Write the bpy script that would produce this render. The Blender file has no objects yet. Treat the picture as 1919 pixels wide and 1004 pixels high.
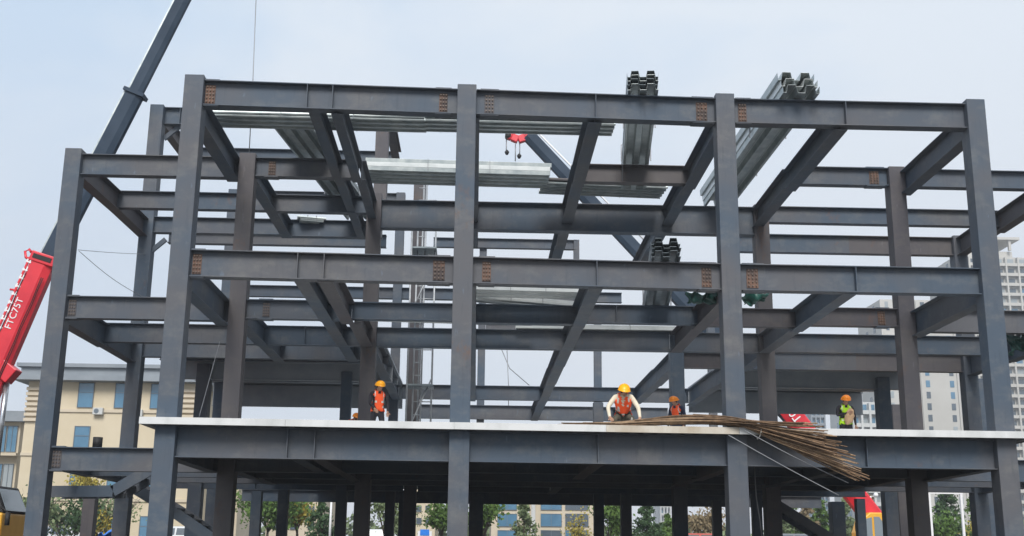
import bpy, bmesh, math, random
from mathutils import Vector, Matrix
random.seed(7)
R = math.radians
sc = bpy.context.scene
COL = sc.collection
# ------------------------------------------------------------------ camera
F_PX, PITCH, YAW, ROLL, CX, CD, CZ = 2147.8, .2394, -.0289, .0114, 6.575, 24.654, 1.6
Rv = Vector((math.cos(YAW), math.sin(YAW), 0)); Fh = Vector((-math.sin(YAW), math.cos(YAW), 0)); ZV = Vector((0, 0, 1))
FW = math.cos(PITCH)*Fh + math.sin(PITCH)*ZV
UP = -math.sin(PITCH)*Fh + math.cos(PITCH)*ZV
EYE = Vector((CX, -CD, CZ))
def ray(px, py):
    a, b = px-959.5, py-502
    c, s = math.cos(ROLL), math.sin(ROLL)
    u = c*a+s*b; w = -s*a+c*b
    return FW + Rv*(u/F_PX) - UP*(w/F_PX)
def at(px, py, Y):
    "the point of the depth plane Y that the photograph shows at a pixel"
    v = ray(px, py); t = (Y+CD)/v.y
    return EYE + v*t
cam = bpy.data.cameras.new('camera'); cob = bpy.data.objects.new('camera', cam); COL.objects.link(cob)
c, s = math.cos(ROLL), math.sin(ROLL)
Rf = c*Rv + s*UP; Uf = -s*Rv + c*UP
M = Matrix((Rf, Uf, -FW)).transposed().to_4x4(); M.translation = EYE
cob.matrix_world = M
cam.sensor_width = 36; cam.lens = 36*F_PX/1919; cam.clip_end = 6000; cam.clip_start = .1
sc.camera = cob
# ------------------------------------------------------------------ materials
def new_mat(name):
    m = bpy.data.materials.new(name); m.use_nodes = True
    return m, m.node_tree, m.node_tree.nodes['Principled BSDF']
def mat(name, c1, c2=None, scale=2., rough=.6, metal=0., bump=0., stretch=(1, 1, 1), spec=.5, lo=.35, hi=.65, detail=5, world=True, rvar=.0):
    m, nt, b = new_mat(name)
    N = nt.nodes; L = nt.links
    b.inputs['Base Color'].default_value = (*c1, 1); b.inputs['Roughness'].default_value = rough
    b.inputs['Metallic'].default_value = metal; b.inputs['Specular IOR Level'].default_value = spec
    if c2 is None: return m
    g = N.new('ShaderNodeNewGeometry') if world else N.new('ShaderNodeTexCoord')
    mp = N.new('ShaderNodeMapping'); mp.inputs['Scale'].default_value = stretch
    L.new(g.outputs['Position' if world else 'Object'], mp.inputs[0])
    n = N.new('ShaderNodeTexNoise'); n.inputs['Scale'].default_value = scale; n.inputs['Detail'].default_value = detail
    n.inputs['Roughness'].default_value = .6
    L.new(mp.outputs[0], n.inputs['Vector'])
    r = N.new('ShaderNodeValToRGB'); r.color_ramp.elements[0].position = lo; r.color_ramp.elements[1].position = hi
    r.color_ramp.elements[0].color = (*c1, 1); r.color_ramp.elements[1].color = (*c2, 1)
    L.new(n.outputs[0], r.inputs[0]); L.new(r.outputs[0], b.inputs['Base Color'])
    if rvar:
        q = N.new('ShaderNodeMapRange'); q.inputs[3].default_value = rough-rvar; q.inputs[4].default_value = rough+rvar
        L.new(n.outputs[0], q.inputs[0]); L.new(q.outputs[0], b.inputs['Roughness'])
    if bump:
        n2 = N.new('ShaderNodeTexNoise'); n2.inputs['Scale'].default_value = scale*6; n2.inputs['Detail'].default_value = 3
        L.new(mp.outputs[0], n2.inputs['Vector'])
        bp = N.new('ShaderNodeBump'); bp.inputs['Strength'].default_value = bump; bp.inputs['Distance'].default_value = .02
        L.new(n2.outputs[0], bp.inputs['Height']); L.new(bp.outputs[0], b.inputs['Normal'])
    return m
def steel_mat(name, base, warm, dust, rust, rustcut=.66):
    "painted structural steel: broad tone drift, vertical streaks, small rust patches, scuffs"
    m, nt, b = new_mat(name); N = nt.nodes; L = nt.links
    g = N.new('ShaderNodeNewGeometry')
    def noise(scale, st, det=5, rough=.6):
        mp = N.new('ShaderNodeMapping'); mp.inputs['Scale'].default_value = st; L.new(g.outputs['Position'], mp.inputs[0])
        n = N.new('ShaderNodeTexNoise'); n.inputs['Scale'].default_value = scale; n.inputs['Detail'].default_value = det; n.inputs['Roughness'].default_value = rough
        L.new(mp.outputs[0], n.inputs['Vector']); return n.outputs[0]
    def ramp(src, lo, hi):
        r = N.new('ShaderNodeMapRange'); r.inputs[1].default_value = lo; r.inputs[2].default_value = hi; L.new(src, r.inputs[0]); return r.outputs[0]
    def mix(f, a, bb):
        x = N.new('ShaderNodeMix'); x.data_type = 'RGBA'; L.new(f, x.inputs[0])
        if isinstance(a, tuple): x.inputs[6].default_value = (*a, 1)
        else: L.new(a, x.inputs[6])
        x.inputs[7].default_value = (*bb, 1); return x.outputs[2]
    c = mix(ramp(noise(.35, (1, 1, 1), 3), .42, .62), base, warm)
    f = ramp(noise(1.6, (1, 1, 1.6), 7, .7), .5, .8)
    mu = N.new('ShaderNodeMath'); mu.operation = 'MULTIPLY'; mu.inputs[1].default_value = .55; L.new(f, mu.inputs[0])
    c = mix(mu.outputs[0], c, dust)
    f = ramp(noise(3., (3, 3, .35), 6, .7), .55, .8)
    mu = N.new('ShaderNodeMath'); mu.operation = 'MULTIPLY'; mu.inputs[1].default_value = .55; L.new(f, mu.inputs[0])
    c = mix(mu.outputs[0], c, tuple(x*.55 for x in base))
    f = ramp(noise(9., (1, 1, .25), 3, .5), .70, .74)
    mu = N.new('ShaderNodeMath'); mu.operation = 'MULTIPLY'; mu.inputs[1].default_value = .35; L.new(f, mu.inputs[0])
    c = mix(mu.outputs[0], c, tuple(x*2.2 for x in base))
    f = ramp(noise(.9, (1, 1, .7), 8, .75), rustcut-.05, rustcut+.06)
    mu = N.new('ShaderNodeMath'); mu.operation = 'MULTIPLY'; mu.inputs[1].default_value = .6; L.new(f, mu.inputs[0])
    c = mix(mu.outputs[0], c, rust)
    L.new(c, b.inputs['Base Color'])
    b.inputs['Roughness'].default_value = .55; b.inputs['Specular IOR Level'].default_value = .22
    bp = N.new('ShaderNodeBump'); bp.inputs['Strength'].default_value = .12; bp.inputs['Distance'].default_value = .02
    L.new(noise(3., (1, 1, 1), 4), bp.inputs['Height']); L.new(bp.outputs[0], b.inputs['Normal'])
    return m
MT = {}
MT['steel'] = steel_mat('grey painted steel', (.068, .092, .124), (.100, .103, .114), (.19, .19, .18), (.16, .085, .05), .68)
MT['steel_warm'] = steel_mat('warm grey primed steel', (.080, .076, .085), (.102, .095, .098), (.15, .135, .12), (.15, .08, .05), .62)
MT['rust'] = mat('bare rusty splice steel', (.06, .045, .042), (.17, .095, .065), 2.2, .8, bump=.3, lo=.42, hi=.62)
MT['bolt'] = mat('bolt steel', (.13, .10, .08), rough=.5, metal=.3)
MT['galv'] = mat('galvanised sheet', (.34, .39, .40), (.52, .56, .55), 3, .38, .55, rvar=.1, stretch=(1, 1, 1))
MT['galv_bright'] = mat('galvanised sheet with painted reflection', (.62, .66, .66), (.76, .79, .78), 2.5, .35, .25)  # bright base colour stands in for the sky these sheets reflect
MT['galv_dark'] = mat('weathered galvanised sheet', (.13, .16, .18), (.22, .26, .28), 3, .45, .4, rvar=.1)
MT['edge'] = mat('white slab edge', (.44, .455, .45), (.60, .61, .61), 1.1, .55, bump=.15, lo=.3, hi=.5, stretch=(1, 1, .5))
MT['edge_tan_reflection'] = mat('slab edge with painted tan reflection', (.38, .32, .24), (.56, .53, .47), 1.6, .6, bump=.1, lo=.35, hi=.68, stretch=(1, 1, .6))  # mottled tan: a reflection painted into the colour of this stretch of edge
MT['curtain'] = mat('curtained window', (.30, .34, .36), rough=.3)
MT['deck'] = mat('underside decking', (.24, .27, .30), (.30, .32, .34), 1.5, .55, .2)
MT['rebar'] = mat('rusty rebar', (.10, .062, .036), (.25, .155, .088), 7, .85, bump=.4)
MT['rebar2'] = mat('lighter rusty rebar', (.22, .14, .085), (.36, .25, .15), 7, .85, bump=.4)
MT['wire'] = mat('grey steel wire', (.25, .26, .28), rough=.5, metal=.4)
MT['galvpipe'] = mat('scaffold pipe', (.30, .32, .34), (.42, .44, .46), 4, .45, .4)
MT['red'] = mat('red crane paint', (.55, .018, .035), (.68, .03, .045), 1.2, .38)
MT['white'] = mat('white paint', (.75, .75, .76), rough=.5)
MT['boom'] = mat('slate grey crane paint', (.022, .038, .062), (.036, .056, .085), 1, .6, spec=.2)
MT['yellow'] = mat('yellow machine paint', (.72, .36, .02), (.80, .43, .04), 2, .4)
MT['black'] = mat('black rubber', (.012, .012, .013), rough=.7)
MT['chrome'] = mat('cylinder rod', (.5, .52, .55), rough=.25, metal=.8)
MT['glass'] = mat('blue window glass', (.05, .15, .25), (.09, .22, .34), .35, .12, spec=.9)
MT['glassdk'] = mat('dark window glass', (.04, .06, .08), (.08, .11, .14), .35, .12, spec=.9)
MT['tint'] = mat('cab glass', (.18, .22, .25), rough=.1, spec=.9)
MT['cream'] = mat('cream render', (.55, .47, .33), (.62, .54, .40), .25, .85, bump=.1)
MT['cream2'] = mat('pale cream render', (.53, .46, .34), (.60, .52, .41), .25, .85, bump=.1)
MT['slate'] = mat('grey cornice', (.20, .23, .26), (.26, .29, .32), .4, .7)
MT['tower'] = mat('tower concrete', (.44, .43, .40), (.52, .51, .48), .05, .85)
MT['towerw'] = mat('white tower render', (.48, .49, .48), (.55, .56, .55), .05, .85)
MT['frame'] = mat('window frame', (.12, .15, .18), rough=.5)
MT['ground'] = mat('site dirt', (.06, .053, .045), (.11, .098, .083), .5, .95, bump=.5)
MT['fence'] = mat('pale hoarding', (.42, .46, .45), (.52, .56, .54), .6, .7)
MT['hv_orange'] = mat('orange vest', (1., .115, .02), (.92, .09, .015), 6, .7)
MT['hv_yellow'] = mat('lime vest', (.55, .95, .02), (.45, .80, .02), 6, .7)
MT['reflect'] = mat('reflective tape', (.62, .60, .55), rough=.4)
MT['helmet'] = mat('yellow helmet', (1., .42, .005), rough=.35)
MT['helmet_o'] = mat('orange helmet', (.95, .27, .01), rough=.35)
MT['skin'] = mat('skin', (.42, .24, .16), rough=.6)
MT['dark_cloth'] = mat('dark clothing', (.018, .016, .022), (.03, .028, .036), 8, .9)
MT['navy_cloth'] = mat('navy clothing', (.015, .022, .05), (.03, .04, .08), 8, .9)
MT['beige_cloth'] = mat('beige shirt', (.62, .55, .42), (.72, .65, .52), 8, .9)
MT['olive_cloth'] = mat('olive clothing', (.06, .055, .04), (.10, .09, .065), 8, .9)
MT['hair'] = mat('black hair', (.01, .009, .009), rough=.6)
MT['tan_cloth'] = mat('tan bundle', (.50, .32, .18), (.60, .40, .24), 8, .9)
MT['tarp'] = mat('green tarpaulin', (.006, .045, .038), (.010, .08, .062), 1.5, .45, bump=.3)
MT['blue'] = mat('blue tarpaulin', (.01, .16, .62), (.02, .22, .75), 3, .5, bump=.3)
MT['bark'] = mat('bark', (.06, .045, .035), (.11, .085, .065), 6, .95, bump=.5)
for n, a, b in (('leaf_green', (.055, .11, .025), (.13, .21, .05)), ('leaf_dark', (.03, .065, .028), (.07, .12, .05)), ('leaf_pale', (.10, .14, .07), (.20, .25, .12)),
                ('leaf_yellow', (.30, .24, .04), (.42, .36, .08)), ('leaf_brown', (.18, .14, .08), (.28, .22, .13))):
    MT[n] = mat(n, a, b, 1.2, .7, lo=.3, hi=.7, spec=.2)
MT['carwhite'] = mat('white car paint', (.62, .64, .66), rough=.25)
MT['cargrey'] = mat('grey car paint', (.16, .17, .19), rough=.25)
MT['carred'] = mat('red car paint', (.45, .06, .04), rough=.3)
# ------------------------------------------------------------------ object helpers
def T(name, label, cat, loc=(0, 0, 0), group=None, kind=None):
    o = bpy.data.objects.new(name, None); COL.objects.link(o); o.location = loc; o.empty_display_size = .3
    o['label'] = label; o['category'] = cat
    if group: o['group'] = group
    if kind: o['kind'] = kind
    return o
def link(name, bm, m, parent=None, smooth=False, bev=0, label=None):
    "link a bmesh (world coordinates) as one object; its origin goes to the parent's"
    me = bpy.data.meshes.new(name)
    bmesh.ops.recalc_face_normals(bm, faces=bm.faces[:])
    if parent is not None:
        bmesh.ops.translate(bm, verts=bm.verts[:], vec=-parent_world(parent))
        o = bpy.data.objects.new(name, me); o.parent = parent
    else:
        o = bpy.data.objects.new(name, me)
    bm.to_mesh(me); bm.free()
    for mm in (m if isinstance(m, (list, tuple)) else [m]): me.materials.append(mm)
    if smooth:
        for p in me.polygons: p.use_smooth = True
    COL.objects.link(o)
    if bev:
        b = o.modifiers.new('b', 'BEVEL'); b.width = bev; b.segments = 2; b.limit_method = 'ANGLE'; b.angle_limit = R(40)
    if label: o['label'] = label
    return o
def parent_world(p):
    v = Vector(p.location)
    while p.parent: p = p.parent; v += Vector(p.location)
    return v
def tag(o, label, cat, group=None, kind=None):
    o['label'] = label; o['category'] = cat
    if group: o['group'] = group
    if kind: o['kind'] = kind
    return o
def frame(P0, P1, up=ZV):
    d = (P1-P0); L = d.length; d = d/L
    s = d.cross(up)
    if s.length < 1e-4: s = Vector((1, 0, 0))
    s.normalize(); u = s.cross(d).normalized()
    return d, s, u, L
def abox(bm, x0, x1, y0, y1, z0, z1, mi=0):
    vs = [bm.verts.new(p) for p in ((x0, y0, z0), (x1, y0, z0), (x1, y1, z0), (x0, y1, z0), (x0, y0, z1), (x1, y0, z1), (x1, y1, z1), (x0, y1, z1))]
    for q in ((0, 3, 2, 1), (4, 5, 6, 7), (0, 1, 5, 4), (1, 2, 6, 5), (2, 3, 7, 6), (3, 0, 4, 7)):
        f = bm.faces.new([vs[i] for i in q]); f.material_index = mi
    return bm
def obox(bm, P0, P1, w, h, up=ZV, mi=0, w1=None, h1=None):
    "bar from P0 to P1, centred section w x h (may taper)"
    d, s, u, L = frame(P0, P1, up); w1 = w1 or w; h1 = h1 or h
    a = [bm.verts.new(P0+s*(i*w/2)+u*(j*h/2)) for i, j in ((-1, -1), (1, -1), (1, 1), (-1, 1))]
    b = [bm.verts.new(P1+s*(i*w1/2)+u*(j*h1/2)) for i, j in ((-1, -1), (1, -1), (1, 1), (-1, 1))]
    fs = [bm.faces.new(a), bm.faces.new(b[::-1])]+[bm.faces.new((a[i], b[i], b[(i+1) % 4], a[(i+1) % 4])) for i in range(4)]
    for f in fs: f.material_index = mi
    return bm
def tube(bm, pts, r, n=6, mi=0, cap=True):
    pts = [Vector(p) for p in pts]; rings = []
    for i, p in enumerate(pts):
        t = (pts[min(i+1, len(pts)-1)]-pts[max(i-1, 0)]).normalized()
        a = t.cross(ZV if abs(t.z) < .9 else Vector((1, 0, 0))).normalized(); b = t.cross(a)
        rr = r[i] if isinstance(r, (list, tuple)) else r
        rings.append([bm.verts.new(p+a*rr*math.cos(2*math.pi*k/n)+b*rr*math.sin(2*math.pi*k/n)) for k in range(n)])
    for i in range(len(rings)-1):
        for k in range(n):
            f = bm.faces.new((rings[i][k], rings[i][(k+1) % n], rings[i+1][(k+1) % n], rings[i+1][k])); f.material_index = mi; f.smooth = True
    if cap: bm.faces.new(rings[0]); bm.faces.new(rings[-1][::-1])
    return bm
def loft(bm, P0, P1, prof0, prof1, up=ZV, caps=True, mi=0):
    "sweep a closed 2D profile (side, up) from P0 to P1"
    d, s, u, L = frame(P0, P1, up)
    a = [bm.verts.new(P0+s*x+u*y) for x, y in prof0]; b = [bm.verts.new(P1+s*x+u*y) for x, y in prof1]
    n = len(a)
    for i in range(n): bm.faces.new((a[i], b[i], b[(i+1) % n], a[(i+1) % n])).material_index = mi
    if caps: bm.faces.new(a); bm.faces.new(b[::-1])
    return bm
def iprof(h, b, tf=.018, tw=.012):
    return [(-b/2, -h), (b/2, -h), (b/2, -h+tf), (tw/2, -h+tf), (tw/2, -tf), (b/2, -tf), (b/2, 0), (-b/2, 0), (-b/2, -tf), (-tw/2, -tf), (-tw/2, -h+tf), (-b/2, -h+tf)]
# ------------------------------------------------------------------ the steel frame
Z1, Z2, Z3, Z4 = 3.97, 7.78, 11.66, 15.6
rA, rB, rC, rD, rE, rF, rG = .12, 4.60, 8.22, 11.15, 15.2, 20.3, 27.05
W = .43
bld = T('steel_frame_building', 'grey steel frame building under construction with white edged first floor slab', 'building', (0, 0, 0))
def column(x, y, z0, z1, w=W, m='steel', d=None):
    d = d or w
    bm = bmesh.new(); abox(bm, x-w/2, x+w/2, y-d/2, y+d/2, z0, z1)
    o = link('column', bm, MT[m], bld, bev=.012)
    # base plate as sub-part
    if z0 < .3:
        b = bmesh.new(); abox(b, x-w/2-.12, x+w/2+.12, y-d/2-.12, y+d/2+.12, z0-.0, z0+.03)
        b.verts.ensure_lookup_table()
        link('base_plate', b, MT['steel'], o)
    return o
def splice(o, P, dirx, h, m='rust', wid=None):
    wid = wid or random.choice((.19, .22, .26))
    "bolted web plates and flange cover plates near the end of a beam"
    d = Vector(dirx); s = d.cross(ZV).normalized()
    bm = bmesh.new()
    c0 = P - ZV*(h/2)
    for sg in (-1, 1):
        cc = c0 + s*sg*.014
        a = cc - d*wid/2; b = cc + d*wid/2
        obox(bm, a, b, .016, h*.74)
        for k in (0, 1):
            for i in range(3):
                for j in range(5):
                    if k: continue
                    q = cc + s*sg*.014 + d*(wid*(-.32+.32*i)) + ZV*(h*.74*(-.40+.20*j))
                    if not k: obox(bm, q, q+s*sg*.026, .026, .026, mi=1)
    link('splice_plate', bm, [MT[m], MT['bolt']], o)
    for z in (.0125, -h-.0125):
        bm = bmesh.new(); a = P + ZV*z
        obox(bm, a-d*wid*.95, a+d*wid*.95, .27, .018)
        link('flange_plate', bm, MT['steel'], o)
def stiff(o, P, dirx, h, b=.28):
    d = Vector(dirx); s = d.cross(ZV).normalized(); bm = bmesh.new()
    for sg in (-1, 1):
        obox(bm, P+s*sg*.009-ZV*.02, P+s*sg*.009-ZV*(h-.02), .014, b/2-.012, up=s) if False else None
        a = P + s*sg*(b/4+.004) - ZV*.019; e = P + s*sg*(b/4+.004) - ZV*(h-.019)
        obox(bm, a, e, .016, b/2-.012, up=s)
    link('stiffener', bm, MT['steel'], o)
def beam(P0, P1, h=.5, b=.28, m='steel', name='girder', sp=(), st=(), rusts=None, tf=.02):
    P0 = Vector(P0); P1 = Vector(P1)
    bm = bmesh.new(); loft(bm, P0, P1, iprof(h, b, tf), iprof(h, b, tf))
    o = link(name, bm, MT[m], bld)
    d = (P1-P0).normalized()
    for k, t in enumerate(sp): splice(o, P0+d*t if t >= 0 else P1+d*t, d, h, (rusts[k] if rusts else 'rust'))
    for t in st: stiff(o, P0+d*t, d, h, b)
    return o
XA = [0.10, 6.21, 12.151, 18.0]
def fy(x): return rA-.40*max(0, 1-x/12.15)      # the front row bows slightly towards the camera at its left end
# columns of the front row
for i, x in enumerate(XA): column(x, fy(x), 0, Z3+.18)
# row B: wings and the columns behind the front corners
column(-4.22, rB, 0, Z3+.08); column(.36, rB, 0, Z3+.05, m='steel_warm'); column(17.76, rB, 0, Z3+.05, m='steel_warm'); column(22.25, rB, 0, Z3+.08)
column(3.41, rC, 0, Z3+.15, m='steel_warm'); column(14.97, rC, 0, Z3+.02, m='steel_warm')
column(-4.1, rD, 0, Z4, m='steel'); column(22.2, rD, 0, Z3); column(12.85, rD, 0, Z2)
# front row girders
hA = .60
for L, Z, sps in ((3, Z3+.09, [(.3,), (-.4,), (.45, -.4), (.42,)]), (2, Z2+.03, None), (1, Z1+.02, None)):
    for i in range(3):
        x0, x1 = XA[i]+W/2, XA[i+1]-W/2
        mid = (x1-x0)/2
        if i == 0: st = (mid-.55, mid+.02) if L == 3 else (mid-.55, mid+.02)
        elif i == 1: st = (mid-.02,)
        else: st = (mid-.1,)
        if L == 1: sp = ()
        elif L == 3: sp = {0: (.12, -.32), 1: (.3, -.3), 2: (.22,)}[i]
        else: sp = {0: (.12, -.32), 1: (.3, -.3), 2: (.3,)}[i]
        mats = {(3, 0): ('rust', 'rust'), (3, 1): ('steel_warm', 'rust'), (3, 2): ('rust',)}.get((L, i), ('rust',)*2)
        beam((x0, fy(XA[i]), Z), (x1, fy(XA[i+1]), Z), hA if L > 1 else .64, .30, 'steel', sp=sp, st=st, rusts=mats)
# row B
def seg(xs, y, Z, h, **k):
    for a, b in zip(xs, xs[1:]): beam((a, y, Z), (b, y, Z), h, **k)
w2 = W/2
seg([-4.22+w2, .36-w2], rB, Z3-.04, .57, sp=()); seg([.36+w2, 3.3], rB, Z3-.04, .52, m='steel', sp=(.42,), rusts=('rust',))
seg([9.15, 12.15], rB, Z3-.03, .5, m='steel_warm', st=(1.2,))
seg([14.87, 17.76-w2], rB, Z3+.03, .5, sp=(-.35,)); seg([17.76+w2, 22.25-w2], rB, Z3+.02, .5)
seg([-4.22+w2, .36-w2], rB, Z2-.01, .58, sp=(.12,), rusts=('steel_warm',)); seg([.36+w2, 3.28], rB, Z2-.02, .5, sp=(.5,), rusts=('steel_warm',)); seg([3.284, 6.2], rB, Z2-.04, .45, m='steel')
seg([6.204, 9.148], rB, Z2-.04, .5); seg([9.152, 12.29], rB, Z2, .48, st=(1.0,)); seg([12.294, 14.868], rB, Z2-.03, .48, m='steel_warm'); seg([14.872, 17.76-w2], rB, Z2+.03, .48, m='steel_warm', sp=(-.4,))
seg([17.76+w2, 22.25-w2], rB, Z2+.03, .6)
seg([-4.22+w2, .36-w2], rB, Z1-.05, .58, sp=(.12,), rusts=('steel_warm',)); seg([.36+w2, 3.2], rB, Z1-.05, .55); seg([3.204, 6.2], rB, Z1-.05, .55); seg([6.204, 9.15], rB, Z1-.05, .5); seg([9.154, 12.15], rB, Z1-.05, .5); seg([12.154, 14.87], rB, Z1-.05, .5)
seg([14.874, 17.76-w2], rB, Z1-.05, .5); seg([17.76+w2, 22.25-w2], rB, Z1-.05, .55)
# row C
seg([-4.2, .358], rC, Z3+.08, .52); seg([.362, 3.41-w2], rC, Z3+.06, .52, st=(2.3,))
for a, b in ((3.41+w2, 6.205), (6.209, 9.148), (9.152, 12.149), (12.153, 14.97-w2)): beam((a, rC, Z3-.05), (b, rC, Z3-.05), .86, .34)
seg([14.97+w2, 22.22], rC, Z3+.0, .5)
seg([-4.2, .358], rC, Z2-.02, .55); seg([.362, 3.41-w2], rC, Z2-.02, .55, st=(1.2, 2.1))
for a, b in ((3.41+w2, 6.205), (6.209, 9.148), (9.152, 12.149), (12.153, 14.97-w2)): beam((a, rC, Z2-.02), (b, rC, Z2-.02), .56, .30)
seg([14.97+w2, 22.22], rC, Z2+.0, .55)
for a, b in ((-4.2, .358), (.362, 3.2), (3.62, 6.205), (6.209, 9.148), (9.152, 12.149), (12.153, 14.76), (15.2, 22.2)): beam((a, rC, Z1-.05), (b, rC, Z1-.05), .5)
# row D
seg([-4.1+w2, .358], rD, Z3+.14, .52); seg([.362, 3.41], rD, Z3+.13, .55); seg([-3.9, 3.4], 12.9, Z3+.16, .42); seg([15.0, 18.6], rD, Z3-.05, .6); seg([18.6, 22.2-w2], rD, Z3-.05, .6, m='steel_warm')
seg([-4.1+w2, .358], rD, Z2+.1, .62); seg([.362, 3.41], rD, Z2+.1, .62); seg([15.0, 18.6], rD, Z2-.0, .6); seg([18.6, 22.2-w2], rD, Z2-.0, .6, m='steel_warm'); seg([13.06, 14.85], rD, Z2-.1, .5, m='steel_warm')
for a, b in ((-3.88, .358), (.362, 3.408), (3.412, 9.148), (9.152, 12.6), (13.1, 18.6), (18.604, 21.98)): beam((a, rD, Z1-.05), (b, rD, Z1-.05), .5)
seg([-3.5, 3.4, 9.0], rF, Z3, .45); seg([9.2, 12.3], rF, Z3-.05, .4)
# fourth level at the back left
seg([-4.1+w2, 3.05], rD+.1, Z4-.02, .58, m='steel', st=(.5,)); seg([-3.9, 3.3], rE, Z4, .45); column(3.28, rD+.15, Z3, Z4+.02, .42, 'steel_warm'); column(-3.9, rE, 0, Z4-.1, .38); column(4.35, rE, 0, Z4-.5, .42, 'steel_warm')
for x in (-4.1, 3.5): beam((x, rD+.35, Z4-.02), (x, rE-.16, Z4-.02), .5, m='steel_warm', name='cross_beam')
# rows E, F, G across the back
seg([-3.7, 4.14], rE, Z3, .5); seg([4.6, 9.1], rE, Z3, .3, b=.2); seg([9.3, 15], rE, Z3, .3, b=.2)
for a, b in ((-3.7, 4.1), (4.6, 9.1), (9.3, 13.4), (13.8, 20)): beam((a, rE, Z1-.02), (b, rE, Z1-.02), .52, st=(2.8,))
seg([3.6, 8.6, 14.9], rF, Z2, .55); seg([3.6, 8.9, 15.2], rG, Z2+.04, .62); seg([-3.5, 3.3], rF, Z4, .5)
for x in (-3.5, 3.3): column(x, rF+.02, 0, Z4+.03, .36)
GX = at(1080, 450, rG).x; seg([4.4, GX], rG, Z4, .45); seg([4.4, GX-.5], 24.2, Z4+.1, .5); 
for a, b in ((-3.7, 6.69), (6.694, 12.0), (12.004, 17.2), (17.204, 22)): beam((a, rG, Z1-.005), (b, rG, Z1-.005), .5)
for x, z1 in ((6.72, Z4), (12.05, Z3), (17.3, Z3)): column(x, rG+.2, 0, z1, .34)
column(GX, rG+.01, Z3-.02, Z4+.02, .26); seg([6.9, GX+.2], rG, Z3-.03, .45)
# back columns of the ground storey, each placed by its foot
def foot(px, Y, z1=Z1-.1, w=.4, m='steel', py=960):
    p = at(px, py, Y); return column(p.x, Y, 0, z1, w, m)
for px, Y, z1, w, m in ((364, rE, Z2-.1, .46, 'steel'), (480, rE, Z1-.6, .34, 'steel'), (530, 17.5, Z1-.4, .36, 'steel'), (639, rE, Z2-.3, .36, 'steel'), (168, rE, Z1-.6, .40, 'steel_warm'),
                     (757, 17.5, Z1-.4, .36, 'steel'), (892, rE, Z1-.6, .48, 'steel'), (1122, rF, Z2-.6, .38, 'steel'), (1173, 13.2, Z1-.6, .34, 'steel'), (1343, rF, Z1-.5, .34, 'steel'),
                     (1568, rF, Z1-.5, .50, 'steel'), (1612, rE, Z1-.6, .30, 'steel'), (1668, rE, Z2-.2, .44, 'steel'), (1690, rF, Z2-.5, .3, 'steel_warm'), (1852, rE, Z2-.2, .46, 'steel'), (1418, 12.5, Z1-.6, .3, 'steel')):
    foot(px, Y, z1, w, m)
# cross beams (running away from the camera) level by level
def cross(x, y0, y1, Z, h=.5, m='steel', b=.26, st=()):
    beam((x, y0, Z), (x, y1, Z), h, b, m, 'cross_beam', st=st)
e = .17
for x, rows, h, m in ((0., (rA, rB), .55, 'steel'), (.36, (rB, rC, rD), .45, 'steel'), (2.74, (rA, rB, rC, rD), .42, 'steel'), (3.27, (rA, rB), .5, 'steel'), (3.36, (rB, rC), .5, 'steel'),
                   (6.34, (rA, rB, rC, rD), .5, 'steel'), (9.15, (rA, rB, rC, rD, rE), .5, 'steel'), (12.151, (rA, rB, rC, rD, rE), .5, 'steel'), (14.87, (rA, rB, rC), .5, 'steel'),
                   (18., (rA, rB), .55, 'steel'), (-4.2, (rB, rC, rD), .52, 'steel_warm'), (22.22, (rB, rC, rD), .52, 'steel_warm')):
    for a, b in zip(rows, rows[1:]):
        left = x < 3 and b > rC-.01
        beam((x, (fy(x) if a == rA else a)+.008, Z3-.02+(.06 if left and a > rB+.1 else 0)), (x, b-.008, Z3-.10+(.14 if left else 0)), h+.06, .24 if 2 < x < 4 else .32, m, 'cross_beam')
for x, rows, h, m in ((0., (rA, rB), .6, 'steel'), (.36, (rB, rC, rD), .5, 'steel'), (2.65, (rA, rB, rC, rD), .45, 'steel'), (3.2, (rA, rB), .5, 'steel_warm'), (3.36, (rB, rC), .5, 'steel_warm'),
                   (3.41, (rC+.1, rD, rE, rF), .5, 'steel'), (9.15, (rA, rB, rC, rD, rE, rF, rG), .5, 'steel'), (12.3, (rA, rB, rC-.1), .5, 'steel_warm'), (12.85, (rD+.1, rE, rF, rG), .5, 'steel'), (6.34, (rA, rB, rC, rD, rE, rF), .5, 'steel'),
                   (14.87, (rA, rB, rC), .5, 'steel'), (14.97, (rC+.1, rD, rE, rF), .55, 'steel'), (18., (rA, rB), .6, 'steel'), (-4.2, (rB, rC, rD), .6, 'steel'), (22.22, (rB, rC, rD), .6, 'steel')):
    for a, b in zip(rows, rows[1:]): beam((x, (fy(x) if a == rA else a)+.008, Z2-.03), (x, b-.008, Z2-.07), h+.05, .32, m, 'cross_beam')
for x, rows, h, m in ((0., (rA, rB), .55, 'steel'), (2.65, (rA, rB), .5, 'steel'), (3.2, (rA, rB, rC), .55, 'steel_warm'), (6.207, (rA, rB, rC), .5, 'steel'), (9.15, (rA, rB), .6, 'steel_warm'), (12.151, (rA, rB, rC), .6, 'steel_warm'),
                   (14.87, (rA, rB, rC), .55, 'steel'), (18., (rA, rB), .55, 'steel'), (-4.2, (rB, rC, rD), .5, 'steel'), (.36, (rB, rC, rD), .5, 'steel'), (17.76, (rB, rC, rD), .5, 'steel_warm'), (22.22, (rB, rC, rD), .5, 'steel'), (6.2, (rC+.01, rD, rE), .5, 'steel'), (9.15, (rD, rE), .5, 'steel')):
    for a, b in zip(rows, rows[1:]): beam((x, (fy(x) if a == rA else a)+.008, Z1-.03), (x, b-.008, Z1-.08), h, .28, m, 'cross_beam')
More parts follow.
